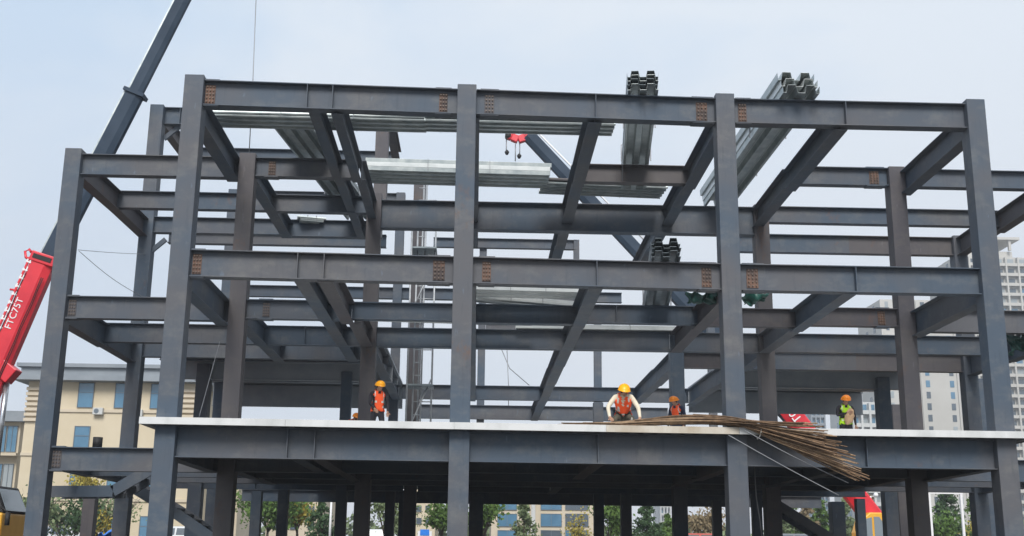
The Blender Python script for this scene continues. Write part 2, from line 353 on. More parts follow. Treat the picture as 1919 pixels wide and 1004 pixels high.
# first floor slab: folded edge strip, ribbed decking underneath
X0, X1, Y0, Y1 = -.38, 18.75, -.35, 26.9
def sk(bm):
    for v in bm.verts:
        if v.co.y < 1: v.co.y += fy(v.co.x)-rA
    return bm
def ribbed(bm, x0, x1, y0, y1, z, h=.055, pitch=.3, axis='y'):
    "trapezoid decking sheet, closed below and above, ribs along the axis"
    pts = []; t = 0
    a, b = (x0, x1) if axis == 'y' else (y0, y1)
    while a+t < b:
        for dx, dz in ((0, 0), (.13, 0), (.16, h), (.27, h)):
            if a+t+dx < b: pts.append((a+t+dx, dz))
        t += pitch
    pts.append((b, 0))
    f0 = []; f1 = []
    for u, dz in pts:
        if axis == 'y': f0.append(bm.verts.new((u, y0, z+dz))); f1.append(bm.verts.new((u, y1, z+dz)))
        else: f0.append(bm.verts.new((x0, u, z+dz))); f1.append(bm.verts.new((x1, u, z+dz)))
    for i in range(len(f0)-1): bm.faces.new((f0[i], f0[i+1], f1[i+1], f1[i]))
    if axis == 'y': abox(bm, x0, x1, y0, y1, z+h+.002, z+h+.06)
    else: abox(bm, x0, x1, y0, y1, z+h+.002, z+h+.06)
bm = bmesh.new()
xs = [X0, 2.6, 6.1, 9.3, 12.15, 15.6, X1]
for i, (a, b) in enumerate(zip(xs, xs[1:])):
    j = (0, .004, -.003, .003, 0, .004)[i]
    abox(bm, a+.002, b-.002, Y0-.004+j, Y0+.02+j, Z1+.025, Z1+.17); abox(bm, a+.002, b-.002, Y0+.021+j, Y0+.10, Z1+.025, Z1+.029)
abox(bm, X0-.004, X0+.012, Y0+.021, Y1, Z1+.025, Z1+.17)
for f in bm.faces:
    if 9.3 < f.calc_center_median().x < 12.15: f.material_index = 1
sk(bm); link('edge_trim', bm, [MT['edge'], MT['edge_tan_reflection']], bld, bev=.004)
bm = bmesh.new()
for a, b in ((X0+.01, 12.148), (12.152, X1-.01)): ribbed(bm, a, b, Y0+.03, Y1, Z1+.03, axis='y')
for v in bm.verts:                       # ribbed() closes itself with a thin top plate
    if v.co.y < 1: v.co.y += fy(v.co.x)-rA
link('floor_deck', bm, MT['deck'], bld)
bm = bmesh.new()
for a, b in ((X0+.014, 12.148), (12.152, X1-.012)): abox(bm, a, b, Y0+.024, Y1-.01, Z1+.0945, Z1+.155)
sk(bm); link('floor_slab', bm, MT['edge'], bld)
# level two decking at the back, left and right, with closely spaced joists
for x0, x1, ys in ((-3.9, 3.6, (13.1, 15.2, 18.0, 21.0)), (15.0, 22.0, (13.1, 15.2, 18.0, 20.8))):
    bm = bmesh.new(); ribbed(bm, x0, x1, rD-.1, ys[-1]+.2, Z2+.02, axis='x'); link('floor_deck', bm, MT['deck'], bld)
    for k, y in enumerate(ys): beam((x0, y, Z2), (x1, y, Z2), .3 if k in (0, 2) else .62 if k == 1 else .86, .22, name='joist', m='deck' if k else 'steel')
    bm = bmesh.new(); abox(bm, x0+.1, x1-.1, ys[-1]-.3, ys[-1]-.27, Z2-.9, Z2-.05)
    link('closing_panel', bm, MT['deck'], bld)
# stairs: a flight with landing in the left wing, another on the right
def stair(P, name, zt, flip=1):
    for yo in (0, 1.1):
        bm = bmesh.new(); pts = [p+Vector((0, yo, 0)) for p in P]
        for a, b in zip(pts, pts[1:]): obox(bm, a, b, .08, .30)
        o = link('stringer', bm, MT['steel'], bld)
    bm = bmesh.new()
    for a, b in zip(P, P[1:]):
        n = max(2, int((b-a).length/.29))
        for k in range(n):
            q = a.lerp(b, (k+.5)/n)
            abox(bm, q.x-.14, q.x+.14, q.y+.05, q.y+1.05, q.z+.05, q.z+.08)
    link('stair_tread', bm, MT['steel'], o)
stair([at(90, 921, 7), at(212, 920, 7), at(285, 878, 7)], 'stair', Z1)
stair([at(236, 905, 9.3), at(330, 962, 9.3), at(470, 1060, 9.3)], 'stair', Z1)
stair([at(1440, 935, 13.5), at(1600, 1035, 13.5)], 'stair', Z1)
# knee braces, gussets and a stub pipe on the left wing beam
bm = bmesh.new(); P = at(182, 838, rB+.1); tube(bm, [P, P+ZV*.25], .12, 12); link('pipe_stub', bm, MT['black'], bld)
for x, y, z, d in ((-4.0, rD, Z3-.6, 1), (-3.9, rD+.2, Z4-.6, 1)):
    bm = bmesh.new(); obox(bm, Vector((x, y, z-.45)), Vector((x+.5*d, y, z+.02)), .14, .1, up=Vector((0, 1, 0))); link('knee_brace', bm, MT['steel'], bld)
# ------------------------------------------------------------------ stacks of metal decking lying on the beams
def sheet_profile(width, ribs, rh, t=.006, lip=None):
    "open hat profile turned into a closed thin outline (side, up)"
    p = []; pitch = width/ribs
    x = -width/2
    lip = rh*.35 if lip is None else lip
    p.append((x, lip)); p.append((x+.012, 0))
    for k in range(ribs):
        c = x+pitch*(k+.5)
        p += [(c-pitch*.30, 0), (c-pitch*.22, rh), (c+pitch*.22, rh), (c+pitch*.30, 0)]
    p.append((width/2-.012, 0)); p.append((width/2, lip))
    return p+[(a, b+t) for a, b in reversed(p)]
def decking_bundle(A, B, width, n, rh, pitch, label, ribs=3, m='galv', straps=2, skew=0., m2=None, lip=None):
    "n nested sheets from A to B (bottom centre line)"
    root = T('metal_decking_bundle', label, 'metal decking', A, 'bundles of metal floor decking')
    d, s_, u, L = frame(A, B)
    for k in range(n):
        j = random.uniform(-.02, .02)+skew*k; e0 = random.uniform(-.05, .05)
        bm = bmesh.new(); off = u*(.004+k*pitch)+s_*j
        pr = sheet_profile(width, ribs, rh, lip=lip)
        loft(bm, A+off-d*e0, B+off+d*e0, pr, pr)
        link('deck_sheet', bm, MT[(m2 or m) if k % 2 else m], root)
    for k in range(straps):
        q = A.lerp(B, (k+1)/(straps+1)); bm = bmesh.new(); H = pitch*(n-1)+rh+.02
        for a, b in (((-width/2-.03, -.004), (-width/2-.03, H)), ((width/2+.03, -.004), (width/2+.03, H)), ((-width/2-.03, H), (width/2+.03, H))):
            obox(bm, q+s_*a[0]+u*a[1], q+s_*b[0]+u*b[1], .03, .008, up=d)
        link('binding_strap', bm, MT['wire'], root)
    return root
V = Vector
decking_bundle(V((-.1, 2.1, Z3+.04)), V((5.2, 2.1, Z3+.02)), .85, 2, .08, .07, 'thin grey decking sheets on the roof beams near the top of the left front column', 3, 'galv')
decking_bundle(V((3.4, 2.15, Z3+.06)), V((9.8, 2.2, Z3+.06)), .8, 3, .09, .09, 'long grey decking bundle under the front roof girder, above the red crane tip', 3, 'galv')
decking_bundle(V((3.35, 6.15, Z3+.03)), V((8.5, 6.3, Z3+.03)), 1.25, 3, .10, .115, 'large pale galvanised decking bundle, brightest stack below the front roof girder', 4, 'galv', m2='galv_bright', lip=.105)
decking_bundle(V((8.3, 6.95, Z3+.03)), V((11.9, 7.2, Z3+.03)), 1.05, 2, .09, .10, 'short galvanised decking bundle left of a slanting beam, lowest bundle on the roof', 4, 'galv', m2='steel_warm')
decking_bundle(V((10.22, -.35, Z3+.12)), V((10.95, 6.75, Z3+.0)),   .72, 4, .15, .10, 'dark end-on decking bundle standing up above the front roof girder in the middle bay', 2, 'galv', m2='galv_dark', lip=.12)
decking_bundle(V((13.85, -.35, Z3+.12)), V((13.7, 8.3, Z3+.0)), .86, 3, .19, .16, 'tilted decking bundle with jagged end above the front roof girder in the right bay', 2, 'galv', skew=-.04, m2='galv_bright', lip=.17)
decking_bundle(V((1.80, 2.4, Z3+.10)), V((2.75, 11.0, Z3+.14)), 1.0, 3, .13, .07, 'dark decking bundle running back from the front girder at the roof, left bay', 3, 'galv', m2='galv_dark')
decking_bundle(V((.7, rD-.1, Z3+.03)), V((1.5, rD+.1, Z3+.03)), .6, 3, .07, .05, 'small grey stack of short sheets on the roof beam seen between the left columns', 2, 'galv')
decking_bundle(V((10.68, -.3, Z2+.07)), V((11.5, 7.0, Z2+.0)), .66, 4, .14, .10, 'dark end-on decking bundle on the middle storey girder left of the third front column', 2, 'galv_dark')
decking_bundle(V((6.45, 3.65, Z2+.06)), V((9.1, 3.75, Z2+.05)), .9, 2, .09, .09, 'shiny decking sheets under the middle girder right of the second front column', 2, 'galv_bright', lip=.09)
decking_bundle(V((6.5, 4.5, Z2+.06)), V((9.0, 5.0, Z2+.0)), .6, 2, .07, .06, 'sloping silver decking sheets below the shiny ones right of the second front column', 2, 'galv_bright', lip=.06)
decking_bundle(V((3.5, 7.1, Z2+.02)), V((8.1, 7.3, Z2+.0)), .7, 2, .07, .06, 'pale decking sheets behind the middle girder, left of the second front column', 3, 'galv_bright', lip=.06)
decking_bundle(V((7.7, 8.2, Z2+.0)), V((12.6, 8.2, Z2+.0)), .5, 2, .07, .06, 'long white decking bundle on the deep second floor girder in the middle', 2, 'galv_bright', lip=.06)
decking_bundle(V((.9, 9.6, Z1+.17)), V((2.3, 10.4, Z1+.30)), .8, 3, .07, .06, 'loose pale sheets lying on the first floor slab between the left inner columns', 3, 'galv_bright')
# ------------------------------------------------------------------ tarpaulins
def tarp(name, label, pts, m, sag, seed, nx=22, ny=12, cat='tarpaulin'):
    rnd = random.Random(seed); bm = bmesh.new(); a, b, c_, d_ = [V(p) for p in pts]; g = []
    ph = [rnd.uniform(0, 6) for _ in range(6)]
    for i in range(nx+1):
        row = []
        for j in range(ny+1):
            u, v = i/nx, j/ny
            p = (a.lerp(b, u)).lerp(d_.lerp(c_, u), v)
            w = math.sin(u*9+ph[0]+v*3)*.06+math.sin(u*17+ph[1]-v*7)*.035+math.sin(v*13+ph[2]+u*4)*.04
            p = p+V((math.sin(v*8+ph[3])*.05, w*1.3, w-sag*math.sin(math.pi*u)*math.sin(math.pi*v)))
            row.append(bm.verts.new(p))
        g.append(row)
    for i in range(nx):
        for j in range(ny): bm.faces.new((g[i][j], g[i+1][j], g[i+1][j+1], g[i][j+1]))
    o = link(name, bm, MT[m], None, True); sd = o.modifiers.new('s', 'SOLIDIFY'); sd.thickness = .012
    tag(o, label, cat); return o
tarp('tarpaulin', 'dark green tarpaulin under the middle girder left of the third front column', [at(1292, 548, 2.2), at(1345, 548, 2.0), at(1342, 566, 2.6), at(1286, 562, 3.0)], 'tarp', .15, 1)
tarp('tarpaulin', 'dark green tarpaulin draped on the beam right of the third front column', [at(1392, 546, 2.0), at(1450, 548, 2.4), at(1425, 560, 3.0), at(1392, 572, 2.6)], 'tarp', .1, 2)
tarp('tarpaulin', 'green tarpaulin hanging at the right edge under the second floor girder', [at(1886, 626, 4.9), at(1940, 628, 4.9), at(1940, 648, 5.2), at(1892, 664, 5.2)], 'tarp', .1, 3)
# ------------------------------------------------------------------ rebar bundle drooping over the slab edge
root = T('rebar_bundle', 'long rusty rebar bundle drooping over the front edge of the white slab', 'rebar bundle', (10.5, 0, Z1+.2))
rr = random.Random(11); ZS = Z1+.17
def rebar(k):
    "one bar: flat on the slab, humped in the middle, fanning out and down past the edge"
    q = rr.random(); lay = rr.random(); n = 26
    stx = rr.uniform(8.3, 10.4)+(1.2 if k % 4 == 0 else 0); endx = 13.45+1.15*q**.8+rr.uniform(-.25, .2)
    y0 = .05+.42*q+rr.uniform(-.05, .05); y1 = -.85-.25*rr.random()
    top = rr.uniform(.03, .20); drop = -.04+1.2*q
    pts = []
    for i in range(n+1):
        t = i/n; x = stx+(endx-stx)*t
        s_ = max(0, min(1, (x-9.)/(endx-9.))); y = y0*(1-s_**1.6)+y1*s_**1.6
        hump = math.exp(-((x-11.2)/1.3)**2)*top+lay*.10
        over = max(0, (x-11.9)/(endx-11.9))
        z = ZS+.02+hump*(1-over)-drop*over**1.12+.006*math.sin(x*4+k)
        if y > Y0-.06: z = max(z, ZS+.015)
        pts.append((x, y, z))
    # smooth out the kink where the bar leaves the slab
    for _ in range(3): pts = [pts[0]]+[tuple((pts[a-1][c]+2*pts[a][c]+pts[a+1][c])/4 for c in range(3)) for a in range(1, n)]+[pts[n]]
    bm = bmesh.new(); tube(bm, pts, rr.choice((.010, .012, .015)), 5)
    link('rebar', bm, MT[('rebar', 'rebar', 'rebar2')[k % 3]], root, True)
for k in range(100): rebar(k)
for x, y, z in ((12.55, -.42, ZS-.12), (9.9, .2, ZS+.1)):
    bm = bmesh.new(); ring = [(x+.03*math.sin(a), y+.17*math.cos(a), z+.13*math.sin(a)) for a in [2*math.pi*i/14 for i in range(15)]]
    tube(bm, ring, .009, 5); link('tie_wire', bm, MT['reflect'], root)
def cable(name, label, pts, r, m='wire', cat='cable', sag=0., group=None):
    a, b = V(pts[0]), V(pts[-1]); P = [V(p) for p in pts]
    if len(P) == 2: P = [a.lerp(b, i/14)-ZV*sag*math.sin(math.pi*i/14) for i in range(15)]
    bm = bmesh.new(); tube(bm, P, r, 6); return tag(link(name, bm, MT[m], None, True), label, cat, group)
cable('sling_rope', 'upper pale sling rope trailing down from the tied end of the rebar bundle', [at(1395, 806, -.5), at(1590, 905, -.6)], .011, cat='rope', sag=.03)
cable('sling_rope', 'lower and longer sling rope running from the slab edge below the rebar bundle', [at(1365, 815, -.45), at(1572, 928, -.6)], .011, cat='rope', sag=.02)
cable('hanging_cable', 'thin cable hanging down beside the third front column of the ground storey', [at(1412, 845, 3), at(1417, 930, 3), at(1424, 975, 3), at(1428, 1010, 3)], .014)
cable('hoist_rope', 'hoist rope hanging from the top of the picture behind the left end of the roof', [at(481, -30, 12), at(474, 150, 12), at(467, 285, 12)], .016, cat='rope')
cable('guy_wire', 'nearly level wire between the left wing columns', [at(146, 468, rB+.3), at(276, 476, rD)], .008, cat='wire', sag=.02)
cable('guy_wire', 'sagging wire sloping down to the right between the left wing columns', [at(148, 470, rB+.3), at(268, 556, rD-2)], .008, cat='wire', sag=.1)
cable('guy_wire', 'slanting wire behind the second front column in the open middle bay', [at(938, 650, 22), at(955, 690, 22), at(992, 722, 22)], .018, cat='wire')
cable('guy_wire', 'upright wire in the open middle bay right of the second front column', [at(950, 652, 22), at(953, 725, 22), at(953, 760, 22)], .018, cat='wire')
cable('guy_wire', 'slanting tie wire behind the left front column above the slab', [at(412, 640, 5), at(372, 785, 5)], .010, cat='wire')
# ------------------------------------------------------------------ scaffold tower
sf = T('scaffold_tower', 'narrow grey pipe scaffold with ladder on the first floor near the orange vested worker', 'scaffold', (4.6, 12, Z1+.2))
for (px, py), Y in (((783, 440), 12.), ((772, 440), 11.6), ((817, 430), 12.), ((795, 345), 12.9)):
    q = at(px, py, Y); bm = bmesh.new(); tube(bm, [(q.x, Y, Z1+.1), (q.x, Y, q.z+.6)], .03, 8); link('pole', bm, MT['galvpipe'], sf, True)
xa, xb, xc = at(783, 440, 12.).x, at(817, 430, 12.).x, at(772, 440, 11.6).x
for i in range(22):
    z = Z1+.45+i*.42
    bm = bmesh.new(); tube(bm, [(xa, 12., z), (xb, 12., z)] if i % 4 == 0 else [(xa, 12., z), (xa+.26, 12., z)], .02, 6); link('rung', bm, MT['galvpipe'], sf, True)
bm = bmesh.new(); tube(bm, [(xa+.26, 12., Z1+.1), (xa+.26, 12., Z1+9.4)], .028, 8); link('pole', bm, MT['galvpipe'], sf, True)
for a_, b_ in ((Z1+1., Z1+2.9), (Z1+4.8, Z1+6.8)):
    bm = bmesh.new(); tube(bm, [(xc, 11.6, a_), (xb, 12., b_)], .025, 6); link('brace', bm, MT['galvpipe'], sf, True)
for z in (Z1+2.6, Z1+4.9, Z1+7.1):
    bm = bmesh.new(); abox(bm, xc, xb+.05, 11.6, 12.6, z, z+.05); link('platform', bm, MT['galv_dark'], sf)
# ------------------------------------------------------------------ people
SKEL = {}
def person(name_label, base, face, pose, mats, helmet, vest, vestpart=True, scale=1.):
    """one continuous skinned figure. base = feet centre, face = heading (rad, 0 = towards camera -Y), pose = joint dict (x right of figure's view, y forward, z up)"""
    root = T('person', name_label, 'person', base)
    J = dict(pose); order = []
    me = bpy.data.meshes.new('body'); verts = []; edges = []; rad = []; idx = {}
    for n, (p, r) in J.items(): idx[n] = len(verts); verts.append(p); rad.append(r)
    BONES = [('pelvis', 'belly'), ('belly', 'chest'), ('chest', 'neck'), ('neck', 'head'), ('head', 'crown'), ('head', 'nose'),
             ('pelvis', 'hipL'), ('hipL', 'kneeL'), ('kneeL', 'ankleL'), ('ankleL', 'toeL'), ('pelvis', 'hipR'), ('hipR', 'kneeR'), ('kneeR', 'ankleR'), ('ankleR', 'toeR'),
             ('chest', 'shL'), ('shL', 'elL'), ('elL', 'wrL'), ('wrL', 'palmL'), ('chest', 'shR'), ('shR', 'elR'), ('elR', 'wrR'), ('wrR', 'palmR')]
    edges = [(idx[a], idx[b]) for a, b in BONES]
    me.from_pydata(verts, edges, [])
    o = bpy.data.objects.new('tmp', me); COL.objects.link(o)
    md = o.modifiers.new('skin', 'SKIN'); md.use_smooth_shade = True
    for i, sv in enumerate(me.skin_vertices[0].data):
        r = rad[i]; sv.radius = r if isinstance(r, tuple) else (r, r); sv.use_root = (i == idx['pelvis'])
    sb = o.modifiers.new('sub', 'SUBSURF'); sb.levels = 2; sb.render_levels = 2
    # fingers: short tapered chains rooted in each palm
    dg = bpy.context.evaluated_depsgraph_get(); ev = o.evaluated_get(dg); m2 = bpy.data.meshes.new_from_object(ev)
    bpy.data.objects.remove(o)
    bm = bmesh.new(); bm.from_mesh(m2)
    for f in bm.faces: f.smooth = True
    for S in 'LR':
        w_, p_ = V(J['wr'+S][0]), V(J['palm'+S][0]); d = (p_-w_).normalized(); side = d.cross(V((0, 1, .2))).normalized()
        nrm = side.cross(d)
        for i, (off, ln) in enumerate(((-.03, .065), (-.01, .08), (.01, .075), (.03, .06))):
            a = p_+side*off; b = a+d*ln*.55-nrm*.008; c_ = b+d*ln*.4-nrm*.025; tube(bm, [a-d*.02, a, b, c_], [.010, .010, .009, .007], 6)
        a = w_.lerp(p_, .45)-side*.03*(1 if S == 'L' else -1); tube(bm, [a, a-side*.03*(1 if S == 'L' else -1)+d*.03, a-side*.035*(1 if S == 'L' else -1)+d*.06], [.012, .011, .008], 6)
    # ears and eyes on the head
    H = V(J['head'][0]); CR = V(J['crown'][0]); NO = V(J['nose'][0]); fwd = (NO-H).normalized(); up = (CR-H).normalized(); sd_ = fwd.cross(up).normalized()
    for sg in (-1, 1):
        tube(bm, [H+sd_*.078*sg, H+sd_*.092*sg-fwd*.01+up*.012], [.022, .018], 6)
    body = bpy.data.meshes.new('body')
    segs = [(a, b, V(J[a][0]), V(J[b][0])) for a, b in BONES]
    def near(p):
        best = None
        for a, b, A, B in segs:
            t = max(0, min(1, (p-A).dot(B-A)/(B-A).length_squared)); dd = (p-A.lerp(B, t)).length
            if best is None or dd < best[0]: best = (dd, a, b, t)
        return best
    bm.faces.ensure_lookup_table()
    torso = []
    for f in bm.faces:
        p = f.calc_center_median(); _, a, b, t = near(p); k = a+'_'+b
        if a in ('head', 'neck') and not (a == 'neck' and t < .25): mi = 0
        elif b.startswith('palm') or (b.startswith('wr') and t > .97): mi = 0
        elif b[:3] in ('kne', 'ank', 'toe', 'hip') or a.startswith('ankle'): mi = 2
        else: mi = 1
        if b.startswith('toe'): mi = 3
        f.material_index = mi
        if (a, b) in (('belly', 'chest'), ('chest', 'neck')) or (a, b) == ('pelvis', 'belly') or (a == 'chest' and b[:2] == 'sh' and t < .72) or (b[:3] == 'hip' and p.z > J['pelvis'][0][2]-.02):
            torso.append(f)
    # vest: offset copy of the torso surface
    vb = bmesh.new(); vm = {}
    for f in torso:
        vs = []
        for v in f.verts:
            if v not in vm: vm[v] = vb.verts.new(v.co+v.normal*.022)
            vs.append(vm[v])
        try: vf = vb.faces.new(vs)
        except ValueError: continue
        c_ = f.calc_center_median(); vf.smooth = True
        P, N_ = V(J['pelvis'][0]), V(J['neck'][0]); hgt = (c_-P).dot((N_-P).normalized())/(N_-P).length
        fx = abs((c_-P).dot(sdx)) if False else abs(c_.x-P.x)
        vf.material_index = 1 if (.15 < hgt < .20 or .38 < hgt < .42 or (hgt > .44 and .095 < fx < .12)) else (2 if (c_.y > .03 and fx < .01+.06*max(0, hgt-.6) and hgt > .6) else 0)
    rot = Matrix.Rotation(face, 4, 'Z')
    for b_ in (bm, vb): bmesh.ops.transform(b_, matrix=rot @ Matrix.Scale(scale, 4), verts=b_.verts[:])
    def put(nm, b_, ms):
        me_ = bpy.data.meshes.new(nm); b_.to_mesh(me_); b_.free()
        for q in ms: me_.materials.append(MT[q])
        ob = bpy.data.objects.new(nm, me_); ob.parent = root; COL.objects.link(ob); return ob
    put('body', bm, ['skin', mats[0], mats[1], 'black'])
    v_ = put('safety_vest', vb, [vest, 'reflect', mats[0]])
    sm = v_.modifiers.new('s', 'SOLIDIFY'); sm.thickness = .012
    # helmet with brim, aligned to the head
    hb = bmesh.new(); rings = []
    c0 = H+up*.035
    for i in range(8):
        ph = i/7*math.pi/2; rr_ = .128*math.cos(ph)+.001; zz = .135*math.sin(ph)
        rings.append([hb.verts.new(c0+up*zz+fwd*rr_*1.12*math.cos(t_)+sd_*rr_*math.sin(t_)) for t_ in [2*math.pi*k/20 for k in range(20)]])
    for i in range(7):
        for k in range(20): hb.faces.new((rings[i][k], rings[i][(k+1) % 20], rings[i+1][(k+1) % 20], rings[i+1][k])).smooth = True
    br = []
    for k in range(20):
        t_ = 2*math.pi*k/20; ex = .012+.045*max(0, math.cos(t_))**2
        br.append(hb.verts.new(c0-up*.012+fwd*(.128*1.12+ex)*math.cos(t_)+sd_*(.128+.012)*math.sin(t_)))
    for k in range(20): hb.faces.new((br[k], br[(k+1) % 20], rings[0][(k+1) % 20], rings[0][k])).smooth = True
    rd = [hb.verts.new(c0+up*.136+fwd*.10-sd_*.012), hb.verts.new(c0+up*.136+fwd*.10+sd_*.012)]
    bmesh.ops.transform(hb, matrix=rot @ Matrix.Scale(scale, 4), verts=hb.verts[:])
    hb.verts.remove(rd[0]); hb.verts.remove(rd[1])
    ho = put('helmet', hb, [helmet]); q = ho.modifiers.new('s', 'SOLIDIFY'); q.thickness = .008
    # hair under the helmet's back
    gb = bmesh.new(); bmesh.ops.create_icosphere(gb, subdivisions=2, radius=1, matrix=Matrix.Translation(H-fwd*.02+up*.02) @ Matrix.Diagonal((.088, .088, .09, 1)))
    bmesh.ops.transform(gb, matrix=rot @ Matrix.Scale(scale, 4), verts=gb.verts[:]); put('hair', gb, ['hair'])
    return root
def stand_pose(lean=0., armL=(-.26, .02, 1.13, -.25, .10, .88), armR=(.26, .02, 1.13, .25, .10, .88), headf=.0, legs=.1):
    J = {'pelvis': ((0, 0, .95), (.15, .11)), 'belly': ((0, .0+lean*.2, 1.10), (.145, .105)), 'chest': ((0, lean*.6, 1.32), (.165, .115)), 'neck': ((0, lean, 1.49), .055),
         'head': ((0, lean+.03+headf*.3, 1.60-headf*.1), .088), 'crown': ((0, lean+.03+headf*.6, 1.70-headf*.12), .075), 'nose': ((0, lean+.115+headf*.4, 1.585-headf*.16), .018),
         'hipL': ((-.10, 0, .88), .095), 'kneeL': ((-.11-legs*.3, .03, .50), .062), 'ankleL': ((-.12-legs*.5, -.02, .09), .042), 'toeL': ((-.13-legs*.6, .14, .04), .035),
         'hipR': ((.10, 0, .88), .095), 'kneeR': ((.11+legs*.3, .03, .50), .062), 'ankleR': ((.12+legs*.5, -.02, .09), .042), 'toeR': ((.13+legs*.6, .14, .04), .035)}
    J['shL'] = ((-.19, lean*.9, 1.42), .065); J['shR'] = ((.19, lean*.9, 1.42), .065)
    for S, A in (('L', armL), ('R', armR)):
        J['el'+S] = (A[:3], .045); J['wr'+S] = (A[3:], .028)
        e_, w_ = V(A[:3]), V(A[3:]); d = (w_-e_).normalized(); J['palm'+S] = (tuple(w_+d*.075), (.034, .018))
    return J
def bend_pose():
    "crouched at the slab edge, trunk pitched forward, both hands reaching down"
    J = {'pelvis': ((0, -.18, .55), (.15, .12)), 'belly': ((0, -.08, .66), (.145, .11)), 'chest': ((0, .08, .82), (.165, .12)), 'neck': ((0, .17, .95), .055),
         'head': ((-.02, .26, 1.01), .088), 'crown': ((-.03, .27, 1.10), .075), 'nose': ((-.03, .35, .98), .018),
         'hipL': ((-.11, -.16, .50), .095), 'kneeL': ((-.20, .16, .42), .062), 'ankleL': ((-.18, -.08, .09), .042), 'toeL': ((-.20, .08, .04), .035),
         'hipR': ((.11, -.16, .50), .095), 'kneeR': ((.20, .16, .42), .062), 'ankleR': ((.18, -.08, .09), .042), 'toeR': ((.20, .08, .04), .035),
         'shL': ((-.19, .12, .90), .068), 'shR': ((.19, .12, .90), .068),
         'elL': ((-.33, .20, .66), .052), 'wrL': ((-.36, .36, .42), .034), 'palmL': ((-.34, .43, .37), (.036, .02)),
         'elR': ((.34, .18, .68), .052), 'wrR': ((.30, .30, .44), .034), 'palmR': ((.27, .37, .40), (.036, .02))}
    return J
FT = Z1+.155
P = at(708, 760, 5.7)
person('standing worker in black jacket and bright orange vest, yellow helmet, by the scaffold', (P.x, 5.7, FT), math.pi+.35, stand_pose(.03, (-.27, .0, 1.14, -.24, .12, .92), (.24, .06, 1.14, .14, .20, .98), .25), ('dark_cloth', 'dark_cloth'), 'helmet', 'hv_orange', scale=1.0)
P = at(1168, 760, .75)
person('crouching worker with beige sleeves, orange vest and yellow helmet, hands at the rebar', (P.x, .75, FT-.16), math.pi-.12, bend_pose(), ('beige_cloth', 'olive_cloth'), 'helmet', 'hv_orange')
P = at(1269, 760, 7.9)
person('worker in navy jacket and orange vest standing behind the rebar hump', (P.x, 7.9, FT), math.pi-.7, stand_pose(.04, headf=.25), ('navy_cloth', 'navy_cloth'), 'helmet_o', 'hv_orange')
P = at(1583, 760, 7.2)
w4 = person('worker in lime yellow reflective vest and orange helmet facing the camera on the right', (P.x, 7.2, FT), math.pi, stand_pose(.02, (-.27, -.02, 1.14, -.26, .06, .90), (.25, .08, 1.16, .02, .24, 1.22), .2), ('dark_cloth', 'dark_cloth'), 'helmet_o', 'hv_yellow')
bm = bmesh.new(); q = V((-.10, -.20, 1.12)); bmesh.ops.create_icosphere(bm, subdivisions=3, radius=1, matrix=Matrix.Translation(q) @ Matrix.Rotation(.3, 4, 'Y') @ Matrix.Diagonal((.13, .09, .24, 1)))
for v in bm.verts: v.co += V((math.sin(v.co.z*40)*.012, math.sin(v.co.x*50)*.01, math.sin(v.co.y*45+v.co.x*20)*.012))
me = bpy.data.meshes.new('cloth_roll'); bm.to_mesh(me); bm.free(); me.materials.append(MT['tan_cloth'])
o = bpy.data.objects.new('cloth_roll', me); o.location = V((P.x, 7.2, FT))+V((.15, .0, 0)); COL.objects.link(o); tag(o, 'crumpled tan cloth held against the chest of the lime vested worker', 'cloth')
for p_ in me.polygons: p_.use_smooth = True
P = at(656, 780, 9.)
person('bending worker at left with only an orange helmet showing over the slab', (P.x, 9., FT+.05), math.pi+.9, bend_pose(), ('dark_cloth', 'dark_cloth'), 'helmet_o', 'hv_orange')
# ------------------------------------------------------------------ cranes
def lettering(text, size, P, dirv, upv, m, parent, depth=.01, name='lettering'):
    cu = bpy.data.curves.new(name, 'FONT'); cu.body = text; cu.size = size; cu.extrude = depth; cu.align_x = 'LEFT'; cu.align_y = 'CENTER'
    t = bpy.data.objects.new(name, cu); COL.objects.link(t)
    me = bpy.data.meshes.new_from_object(t.evaluated_get(bpy.context.evaluated_depsgraph_get())); bpy.data.objects.remove(t)
    o = bpy.data.objects.new(name, me); me.materials.append(m); COL.objects.link(o)
    d = dirv.normalized(); n = d.cross(upv).normalized(); u = n.cross(d)
    Mx = Matrix((d, u, n)).transposed().to_4x4(); Mx.translation = P-parent_world(parent)
    o.parent = parent; o.matrix_local = Mx; return o
def hexprof(w, h):
    return [(-w/2, -h*.18), (-w*.28, -h/2), (w*.28, -h/2), (w/2, -h*.18), (w/2, h*.42), (w*.42, h/2), (-w*.42, h/2), (-w/2, h*.42)]
YC = 10.5
cr = T('mobile_crane', 'mobile crane with red lower and slate grey upper boom behind the left wing', 'crane', (at(-70, 1000, YC).x, YC, 0))
def px_bar(pts, Y, w, h, m, name, parent, bev=.01):
    bm = bmesh.new(); A, B = at(*pts[0], Y), at(*pts[1], Y)
    nrm = V((0, -1, 0))
    d = (B-A).normalized(); up = nrm.cross(d).normalized()
    if up.z < 0: up = -up
    loft(bm, A, B, hexprof(w, h), hexprof(w, h), up=up); return link(name, bm, MT[m], parent, bev=bev), A, B, d, up
o, A, B, d, up = px_bar(((-46, 790), (82, 496)), YC, .52, .70, 'red', 'boom_base', cr)
n_ = V((0, -1, 0))
side = A+n_*.27
lettering('FTC75T', .30, side+d*2.9+up*.12, d, up, MT['white'], o)
lettering('75T', .22, side+d*1.5+up*.0, d, up, MT['white'], o)
bm = bmesh.new()
rk = random.Random(3)
